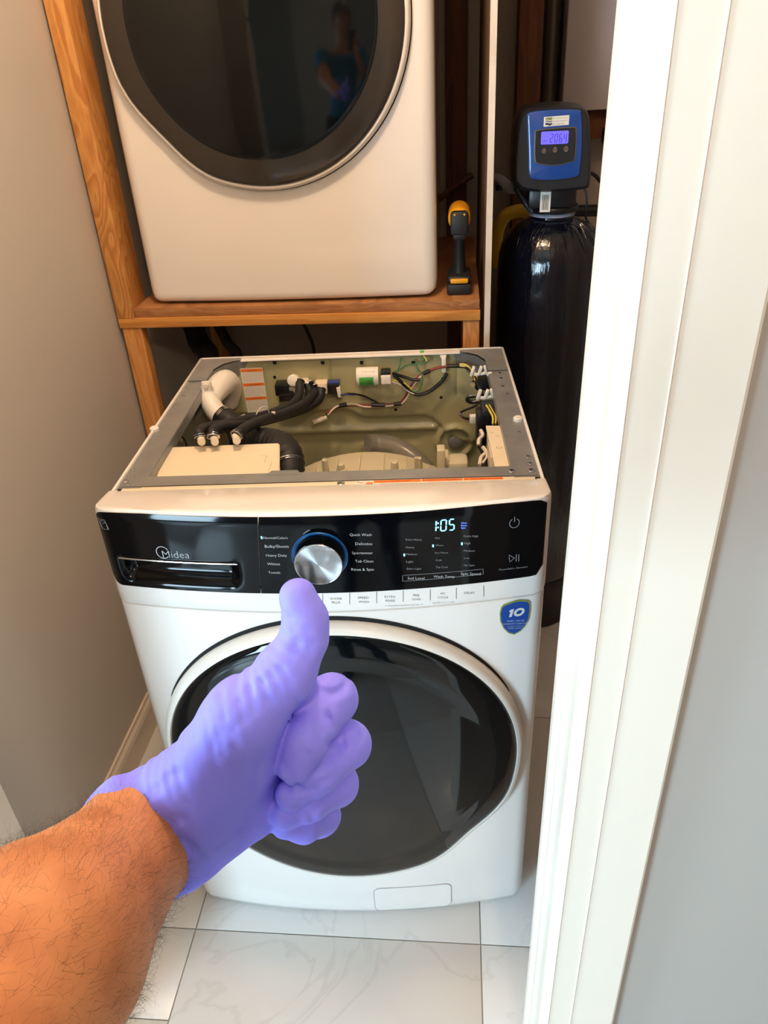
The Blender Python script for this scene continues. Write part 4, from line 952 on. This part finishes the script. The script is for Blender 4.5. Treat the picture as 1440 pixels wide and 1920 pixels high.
m = MB(); text_mb(m, "Contractor's", xl, b_[0]-.003, b_[2]+Hh*.40, HS, .0005, Hh*.20); text_mb(m, 'Products', xl, b_[0]-.010, b_[2]+Hh*.10, HS, .0005, Hh*.20)
for k, (v0, v1, dxx) in enumerate(((.12, .34, 0), (.46, .56, .002))):
    m.add([HS(a[0]+W_*.07+W_*.26*t/6, b_[2]+Hh*(v0+(.06*math.sin(t*1.2))), .0005) for t in range(7)]+[HS(a[0]+W_*.07+W_*.26*t/6, b_[2]+Hh*(v1+.06*math.sin(t*1.2)), .0005) for t in range(7)], [(t, t+1, t+8, t+7) for t in range(6)])
m.build('dark_lettering', M['navy'], sk)
m = MB(); m.add([HS(a[0]+W_*.07+W_*.26*t/6, b_[2]+Hh*(.66+(.06*math.sin(t*1.2))), .0005) for t in range(7)]+[HS(a[0]+W_*.07+W_*.26*t/6, b_[2]+Hh*.92, .0005) for t in range(7)], [(t, t+1, t+8, t+7) for t in range(6)]); m.build('green_wave', M['badgegold'], sk)
c = P(1022.5, 378, .884); sl = MB().box((c[0]-TX, .884-TY-.0008, c[2]), (.024, .001, .046), 0).build('rating_sticker', M['paper'], ws, smooth=False)
m = MB()
for k in range(5): m.add([(c[0]-TX-.007+k*.003, .8822-TY, c[2]-.018), (c[0]-TX-.0055+k*.003, .8822-TY, c[2]-.018), (c[0]-TX-.0055+k*.003, .8822-TY, c[2]+.015), (c[0]-TX-.007+k*.003, .8822-TY, c[2]+.015)], [(0, 1, 2, 3)])
m.build('sticker_lettering', M['ink'], sl)
L0(MB().tube([P(970, 350, .95), P(955, 352, .97), P(944, 343, .99), P(932, 337, 1.02), P(910, 340, 1.04)], [.016, .013, .013, .014, .012], 14)).build('bypass_pipe', mat('grey_white_pipe', (170, 172, 175), .4), ws)
L0(MB().tube([P(938, 348, .985), P(938, 356, .985)], .012, 12, 0)).build('pipe_coupling', M['black'], ws)
L0(MB().tube([P(968, 352, .93), P(985, 380, .93), P(1000, 398, .92)], .008, 10)).build('wrap_tail', mat('thin_plastic_film', (90, 96, 110), .2, trans=.5), ws)
L0(MB().tube([P(1098, 322, .96), P(1115, 328, .98), P(1132, 346, 1.0), P(1160, 352, 1.02)], .0045, 8)).build('power_cord', M['black'], ws)
L0(MB().tube([P(1096, 352, .94), P(1100, 375, .94), P(1098, 405, .95), P(1104, 418, .98)], .0025, 8)).build('sensor_cord', M['black'], ws)
# plastic wrap folds on the shoulder
wf_ = MB(); r2 = random.Random(3)
for k in range(30):
    a0 = r2.uniform(-2.9, -.1); t0 = r2.uniform(0, .5); Lq = r2.uniform(.2, .5); pts = []
    for j in range(6):
        t = t0+Lq*j/5; ang = a0+.10*math.sin(3*t+k)
        rr_ = .052+.0745*math.sin(min(t, 1)*PI/2); zz = 1.186-.103*(1-math.cos(min(t, 1)*PI/2))**1.0; pts.append((rr_*math.cos(ang), rr_*math.sin(ang), zz))
    wf_.tube(pts, [.0001, .0008, .0011, .0008, .0001], 5, 2)
wf_.build('wrap_fold', mat('wrap_fold_film', (26, 28, 34), .12, coat=.5), ws)
# ================================================================== BACKGROUND OF THE UTILITY SPACE
yh = [P(*p) for p in ((928, 500, 1.12), (932, 440, 1.12), (945, 408, 1.12), (970, 396, 1.13), (1000, 400, 1.14), (1030, 420, 1.16), (1040, 470, 1.16))]
tag(MB().tube(yh, .017, 12).build('yellow_pipe', M['yellowpipe']), 'yellow bent pipe behind the softener tank shoulder', 'pipe')
p0 = P(1066, 0, 1.40); p1 = P(1158, 205, 1.40)
cab = thing('wall_box', 'pale grey hanging box above and right of the blue control head', 'box', (p0[0]+.16, 1.47, p1[2]))
MB().bb((-.16, -.07, 0), (.30, .078, .75), .004).build('box_body', mat('pale_grey_paint', (178, 172, 176), .5), cab)
MB().bb((-.158, -.0725, .002), (.298, -.0705, .748), .001).build('box_door', mat('pale_grey_door', (184, 178, 182), .5), cab)
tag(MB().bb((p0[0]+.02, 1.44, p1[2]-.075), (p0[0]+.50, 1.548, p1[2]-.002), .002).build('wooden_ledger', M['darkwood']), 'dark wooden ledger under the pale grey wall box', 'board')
tag(MB().tube([P(1060, 396, 1.3), np.array([1.1499, 1.3, P(1160, 399, 1.3)[2]])], .016, 12, 0).build('drain_pipe', M['black']), 'black horizontal pipe behind the neck of the softener tank', 'pipe')
tag(MB().tube([(.449+.02, 1.475, .4), (.449+.02, 1.475, 1.2), (.449+.02, 1.475, 2.41)], .022, 16, 0).build('vertical_pipe', mat('dull_metal_pipe', (96, 88, 84), .35, metal=.5)), 'dull metal vertical pipe beside the brown stud', 'pipe')
tag(MB().box(P(1140, 255, 1.3), (.03, .05, .05), .012).tube([P(1135, 262, 1.3), P(1145, 300, 1.3), P(1150, 400, 1.3)], .008, 8).build('shutoff_valve', M['black']), 'black shutoff valve in the dark right of the control head', 'valve')
# behind the washer, under the shelf
tag(MB().tube([P(350, 560, 1.1), P(372, 640, 1.05), P(392, 670, 1.0), P(400, 760, .9)], .030, 16, corr=.06).build('vent_duct', mat('dark_foil_duct', (60, 60, 62), .35, metal=.6)), 'dark flexible duct hanging behind the open washer', 'duct')
tag(MB().tube([P(405, 600, 1.0), P(425, 640, .98), P(445, 665, .95), P(450, 720, .9)], .014, 12).build('drain_hose', M['black_rubber']), 'black rubber hose hanging behind the washer, beside the duct', 'hose')
tag(MB().tube([P(565, 600, 1.1), P(578, 625, 1.1), P(588, 655, 1.1), P(592, 720, 1.1)], .005, 8).build('hanging_cord', M['black']), 'thin black power cord hanging under the shelf', 'cord')
#@@PERSON
# ================================================================== PERSON (left arm with glove in view, the rest behind the camera)
per = thing('person', 'person giving a thumbs up with a purple gloved left hand, bare hairy forearm', 'person', (.16, -1.40, 0))
Hd = lambda p: D(*p)
k_ = 1/CAM_F
def RR(px, d): return px*d*k_
fw = np.array(_f); S32 = np.float32
wr = D(262, 1575, .372); pA = D(60, 1800, .300); el_ = np.array([-.035, -1.085, 1.30])
axw = (wr-pA)/np.linalg.norm(wr-pA)
def arm_sdf(Q, fine=True):
    d = cap(Q, D(330, 1520, .385), wr, .024, .0285, (fw, .80))
    d = smin(d, cap(Q, wr, pA, .0285, .0395, (fw, .88)), .01)
    d = smin(d, cap(Q, pA, el_, .0400, .044), .02)
    if fine: d = d+.0006*np.sin(Q[:, 0]*160+3*np.sin(Q[:, 2]*90))*np.sin(Q[:, 1]*140)
    return d
def glove_sdf(Q, fine=True):
    C_ = lambda p, q, fl=None: cap(Q, D(*p[:3]), D(*q[:3]), RR(p[3], p[2]), RR(q[3], q[2]), fl)
    # palm block
    d = C_((300, 1545, .378, 92), (440, 1405, .386, 82), (fw, .62))
    d = smin(d, C_((330, 1580, .378, 84), (446, 1506, .386, 80), (fw, .62)), .012)
    d = smin(d, C_((290, 1560, .375, 100), (262, 1575, .372, 122), (fw, .74)), .02)
    d = smin(d, C_((375, 1510, .366, 74), (452, 1420, .370, 68), (fw, .7)), .02)
    # back-of-hand / knuckle mass behind the curled fingers
    d = smin(d, C_((470, 1400, .402, 62), (590, 1345, .416, 44), (fw, .8)), .012)
    d = smin(d, C_((470, 1480, .402, 60), (560, 1500, .420, 48), (fw, .8)), .012)
    # thenar + thumb
    d = smin(d, C_((350, 1470, .368, 66), (455, 1345, .362, 66)), .014)
    d = smin(d, C_((455, 1345, .362, 62), (535, 1262, .360, 50)), .014)
    th_ = C_((535, 1262, .360, 52), (572, 1196, .358, 40)); th_ = smin(th_, C_((572, 1196, .358, 39), (571, 1160, .357, 39)), .006)
    th_ = smin(th_, C_((571, 1160, .357, 39), (558, 1118, .356, 35)), .006)
    d = smin(d, th_, .010)
    # web from thumb to index base
    d = smin(d, C_((560, 1290, .378, 34), (600, 1330, .400, 36)), .012)
    fingers = []
    fs = [[(560, 1325, .418, 42), (622, 1312, .390, 47), (572, 1390, .371, 43), (553, 1442, .369, 34)],
          [(580, 1400, .424, 40), (650, 1396, .399, 44), (592, 1456, .377, 37), (546, 1490, .374, 31)],
          [(570, 1450, .430, 38), (630, 1470, .408, 40), (580, 1506, .385, 34), (535, 1526, .380, 29)],
          [(550, 1500, .430, 34), (600, 1530, .411, 36), (568, 1546, .394, 33), (536, 1546, .386, 27)]]
    for f_ in fs:
        e_ = C_(f_[0], f_[1]); e_ = smin(e_, C_(f_[1], f_[2]), .004); e_ = smin(e_, C_(f_[2], f_[3]), .003); fingers.append(e_)
    fg = fingers[0]
    for e_ in fingers[1:]: fg = smin(fg, e_, .0018)
    d = smin(d, fg, .0022)
    # open cuff: cut with a plane across the wrist, slightly slanted
    cp = D(258, 1580, .372)-axw*.010
    d = np.maximum(d, -((Q-cp.astype(S32))@axw.astype(S32)))
    if fine:
        m = np.abs(d) < .006; q = Q[m]; add = np.zeros(len(q), S32)
        for (x0, y0, d0, x1, y1, d1, w_, am) in creases:
            a = D(x0, y0, d0); b = D(x1, y1, d1); a = a.astype(S32); b = b.astype(S32); v = b-a; L_ = v@v
            # distance measured across the view so the groove reaches the surface
            pa = q-a; t = np.clip((pa@v)/L_, 0, 1); r = pa-t[:, None]*v; dn = r@fw.astype(S32); r = r-.96*dn[:, None]*fw.astype(S32)
            dist2 = (r*r).sum(1); add += am*np.exp(-dist2/(w_*w_))*(np.abs(dn) < .030)
        s1 = q@axw.astype(S32)*1000; s2 = q@np.array(_r, S32)*1000; s3 = q@np.array(_u, S32)*1000
        add += .00022*np.sin(s2*.35+1.3*np.sin(s3*.12))*np.sin(s3*.21+.8*np.sin(s2*.17))
        d[m] += add
    return d
creases = []
def cr(px, w_=.0020, am=.0011):
    for i in range(len(px)-1): creases.append((*px[i], *px[i+1], w_, am))
T_ = .350
for pts in ([(528, 1150), (545, 1158), (562, 1160)], [(530, 1168), (552, 1176), (575, 1180)], [(535, 1186), (560, 1200), (588, 1206)], [(528, 1200), (556, 1214), (580, 1222)], [(516, 1216), (545, 1232)],
            [(492, 1240), (512, 1262), (528, 1290)], [(478, 1248), (494, 1276), (508, 1312)], [(462, 1252), (470, 1290), (480, 1330)], [(440, 1272), (452, 1312), (462, 1345)], [(505, 1232), (530, 1252), (545, 1275)], [(415, 1300), (425, 1340), (432, 1372)]):
    cr([(a, b, T_) for a, b in pts])
for pts in ([(545, 1290), (555, 1310), (560, 1340)],): cr([(a, b, .352) for a, b in pts], .0012, .0008)
for pts in ([(540, 1420), (553, 1440), (560, 1462)], [(600, 1300), (622, 1306), (645, 1300)], [(596, 1330), (616, 1345), (632, 1368)], [(620, 1392), (640, 1412), (655, 1432)], [(560, 1476), (590, 1470), (620, 1452)], [(528, 1496), (560, 1500), (585, 1492)], [(600, 1440), (622, 1425), (640, 1405)], [(560, 1530), (590, 1522), (625, 1505)], [(535, 1452), (545, 1470), (540, 1490)], [(560, 1452), (566, 1470)]):
    cr([(a, b, .375) for a, b in pts], .0019, .0012)
for pts in ([(602, 1318), (612, 1340), (620, 1366)], [(585, 1345), (600, 1368), (612, 1392)], [(566, 1384), (580, 1402), (590, 1422)], [(618, 1424), (632, 1440), (640, 1456)], [(590, 1446), (600, 1462), (604, 1476)], [(606, 1486), (612, 1500), (610, 1512)], [(575, 1530), (584, 1545), (588, 1560)], [(648, 1290), (640, 1300), (628, 1306)], [(655, 1400), (668, 1410), (676, 1404)]):
    cr([(a, b, .370) for a, b in pts], .0015, .0009)
for pts in ([(400, 1330), (412, 1375), (418, 1420)], [(385, 1360), (398, 1400), (402, 1440)], [(430, 1300), (440, 1360), (442, 1400)], [(455, 1560), (430, 1590), (395, 1612)], [(480, 1440), (470, 1500), (450, 1540)]):
    cr([(a, b, .345) for a, b in pts], .0020, .0007)
for pts in ([(310, 1410), (322, 1450), (350, 1520), (362, 1580), (358, 1660)], [(292, 1420), (305, 1470), (330, 1530), (345, 1600), (342, 1670)], [(325, 1400), (340, 1440), (362, 1490)], [(270, 1430), (290, 1480), (318, 1540)], [(345, 1560), (372, 1600), (380, 1650)], [(245, 1450), (275, 1500), (305, 1550)]):
    cr([(a, b, .36) for a, b in pts], .0026, .0012)
lo = np.minimum.reduce([D(*p) for p in ((200, 1440, .33), (200, 1700, .33), (700, 1070, .34), (700, 1600, .46), (200, 1440, .46), (700, 1070, .46))])-.012
hi = np.maximum.reduce([D(*p) for p in ((200, 1440, .33), (200, 1700, .33), (700, 1070, .34), (700, 1600, .46), (200, 1440, .46), (700, 1070, .46))])+.012
off = np.array([.16, -1.40, 0])
V, Fc = surface(glove_sdf, lo, hi, .00125); glove = np_mesh('glove', V-off, Fc, M['glove'], per, 2); glove['label'] = 'purple nitrile glove'
# whole body (skin): arms, neck, head
L = lambda *a: np.array(a, float)
shL, shR = L(-.035, -1.36, 1.40), L(.355, -1.38, 1.40); elR = L(.42, -1.25, 1.15); wrR = L(.285, -1.10, 1.40)
hc = L(.165, -1.43, 1.64)
def body_sdf(Q, fine=True):
    d = arm_sdf(Q, fine)
    d = smin(d, cap(Q, el_, shL, .046, .055), .02)
    d = smin(d, cap(Q, shL, shR, .06, .06), .02)
    d = smin(d, cap(Q, shR, elR, .055, .045), .02); d = smin(d, cap(Q, elR, wrR, .043, .028), .02)
    d = smin(d, cap(Q, L(.16, -1.41, 1.36), L(.165, -1.42, 1.55), .065, .058), .03)
    d = smin(d, cap(Q, hc+L(0, -.02, .03), hc+L(0, .01, -.05), .098, .072, ((1, 0, 0), .82)), .03)
    d = smin(d, cap(Q, hc+L(0, .075, -.005), hc+L(0, .098, -.03), .010, .014), .012)      # nose
    d = smin(d, cap(Q, hc+L(-.022, .072, -.062), hc+L(.022, .072, -.062), .010, .010), .008)  # lips
    d = smin(d, cap(Q, hc+L(0, .062, -.10), hc+L(0, .05, -.105), .018, .018), .02)
    for s in (-1, 1):
        d = smin(d, cap(Q, hc+L(s*.082, -.01, .01), hc+L(s*.082, -.012, -.025), .014, .010), .006)
        d = np.maximum(d, -cap(Q, hc+L(s*.032, .094, .012), hc+L(s*.030, .094, .012), .012, .012))
    # right palm and fingers around the phone
    pm = wrR+L(-.012, .015, .035); d = smin(d, cap(Q, wrR, pm, .026, .030, ((0, 1, 0), .6)), .01)
    ph = CC-_f*.020-_u*.055
    for k in range(4):
        a = pm+L(-.006-.002*k, .010, .038-.018*k); b = ph+_r*.047+_u*(.015-.022*k)-_f*.004; c = b-_r*.034+_f*.009
        d = smin(d, cap(Q, a, b, .010, .009), .004); d = smin(d, cap(Q, b, c, .009, .0075), .003)
    d = smin(d, cap(Q, pm, ph-_f*.016-_u*.03+_r*.02, .014, .010), .006)
    return d
def region(Q): return None
V, Fc = surface(body_sdf, (-.12, -1.60, 1.08), (.52, -.74, 1.80), .004); body = np_mesh('body', V-off, Fc, M['skin'], per, 1)
# hair on the head, eyes
hh2 = MB(); 
def hair_sdf(Q, fine=True):
    d = cap(Q, hc+L(0, -.028, .038), hc+L(0, -.04, -.02), .103, .086, ((1, 0, 0), .84))
    return np.maximum(d, -(cap(Q, hc+L(0, .07, -.03), hc+L(0, .10, -.10), .085, .09)))
V, Fc = surface(hair_sdf, hc-.16, hc+.17, .006); np_mesh('head_hair', V-off, Fc, M['hair'], per, 1)
for s in (-1, 1): MB().lathe([(.0, -.011), (.008, -.008), (.011, 0), (.008, .008), (0, .011)], hc+L(s*.032, .082, .012)-off, (0, 1, 0), 16).build('eye', mat('eye_white', (220, 215, 205), .2), per)
def shirt_sdf(Q, fine=True):
    d = cap(Q, L(.16, -1.41, 1.30), L(.16, -1.42, 1.02), .150, .150, ((0, 1, 0), .66))
    d = smin(d, cap(Q, shL+L(.03, 0, -.03), shR+L(-.03, 0, -.03), .082, .082), .05)
    d = smin(d, cap(Q, shL, shL*.45+el_*.55, .072, .064), .02); d = smin(d, cap(Q, shR, shR*.45+elR*.55, .072, .066), .02)
    d = np.maximum(d, -(Q[:, 2]-.92)); d = np.maximum(d, -cap(Q, L(.165, -1.40, 1.47), L(.165, -1.41, 1.6), .068, .075))
    return np.maximum(d, -cap(Q, shL*.45+el_*.55, el_, .056, .07)) if fine else d
V, Fc = surface(shirt_sdf, (-.16, -1.62, .86), (.52, -1.05, 1.56), .009); np_mesh('shirt', V-off, Fc, M['shirt'], per, 1)
def trou_sdf(Q, fine=True):
    d = cap(Q, L(.10, -1.42, .92), L(.22, -1.42, .92), .135, .135, ((0, 1, 0), .72))
    for s in (-1, 1): 
        kx2 = .16+s*.115; d = smin(d, cap(Q, L(.16+s*.09, -1.42, .84), L(kx2, -1.40, .47), .095, .070), .03); d = smin(d, cap(Q, L(kx2, -1.40, .47), L(kx2+s*.01, -1.42, .06), .070, .055), .02)
    return np.maximum(np.maximum(d, Q[:, 2]-.965), -(Q[:, 2]-.035))
V, Fc = surface(trou_sdf, (-.12, -1.60, .0), (.45, -1.22, 1.0), .010); np_mesh('trousers', V-off, Fc, M['trousers'], per, 1)
for s in (-1, 1):
    x = .16+s*.125
    def shoe_sdf(Q, fine=True, x=x): 
        d = cap(Q, L(x, -1.46, .042), L(x+s*.01, -1.24, .030), .043, .036); return np.maximum(d, -Q[:, 2]+.001)
    V, Fc = surface(shoe_sdf, (x-.08, -1.54, -.02), (x+.08, -1.17, .12), .007); np_mesh('shoe', V-off, Fc, M['shoe'], per, 1)
# arm hair
hm = MB(); rg = np.random.RandomState(5); ax_ = (el_-wr); u1 = np.cross(axw, fw); u1 /= np.linalg.norm(u1); u2 = np.cross(axw, u1)
hv, hf = [], []
me = body.data; nv_ = len(me.vertices); co = np.empty(nv_*3, np.float32); no = np.empty(nv_*3, np.float32); me.vertices.foreach_get('co', co); me.vertex_normals.foreach_get('vector', no)
co = co.reshape(-1, 3)+off; no = no.reshape(-1, 3)
tt_ = (co-wr)@(-axw); dist = np.linalg.norm((co-wr)+tt_[:, None]*axw, axis=1)
cand = np.where((tt_ > .004) & (tt_ < .16) & (dist < .07))[0]
for i in rg.choice(cand, 6500):
    p = co[i]+rg.uniform(-.002, .002, 3); n = no[i]; t = n*.22+axw*rg.uniform(-.1, .9)+rg.normal(0, .35, 3)
    t = t-n*(t@n)*.45; t /= np.linalg.norm(t); Lh = rg.uniform(.004, .010); sd_ = np.cross(t, n); sd_ /= np.linalg.norm(sd_)+1e-9
    r0 = .00005; pts = [p-n*.001, p+t*Lh*.5+n*Lh*.18, p+t*Lh+n*Lh*.05]; o = len(hv)
    for j, q in enumerate(pts):
        rj = r0*(1-.4*j)
        for a in (0, 2.09, 4.19): hv.append(q+rj*(math.cos(a)*sd_+math.sin(a)*n)-off)
    for j in range(2):
        for kk in range(3): hf.append((o+j*3+kk, o+j*3+(kk+1) % 3, o+j*3+3+(kk+1) % 3, o+j*3+3+kk))
ha = MB().add(hv, hf).build('arm_hair', M['hair'], per); ha['kind'] = 'stuff'
# phone
pc = CC-_f*.022-_u*.055+_r*.0
ph = MB().box((0, 0, 0), (.074, .152, .008), .004, None, 3); pv = ph.v
ph.v = [tuple(pc+a*_r+b*_u-c*_f) for a, b, c in pv]
pt = thing('phone', 'black phone held by the photographer', 'phone', tuple(pc)); ph.v = [tuple(np.array(q)-pc) for q in ph.v]; ph.build('phone_body', M['phone'], pt)
m = MB().box((0, 0, 0), (.069, .146, .0006), 0); m.v = [tuple(a*_r+b*_u-(c+.0044)*_f) for a, b, c in m.v]; m.build('screen', mat('phone_screen', (30, 30, 34), .1), pt)
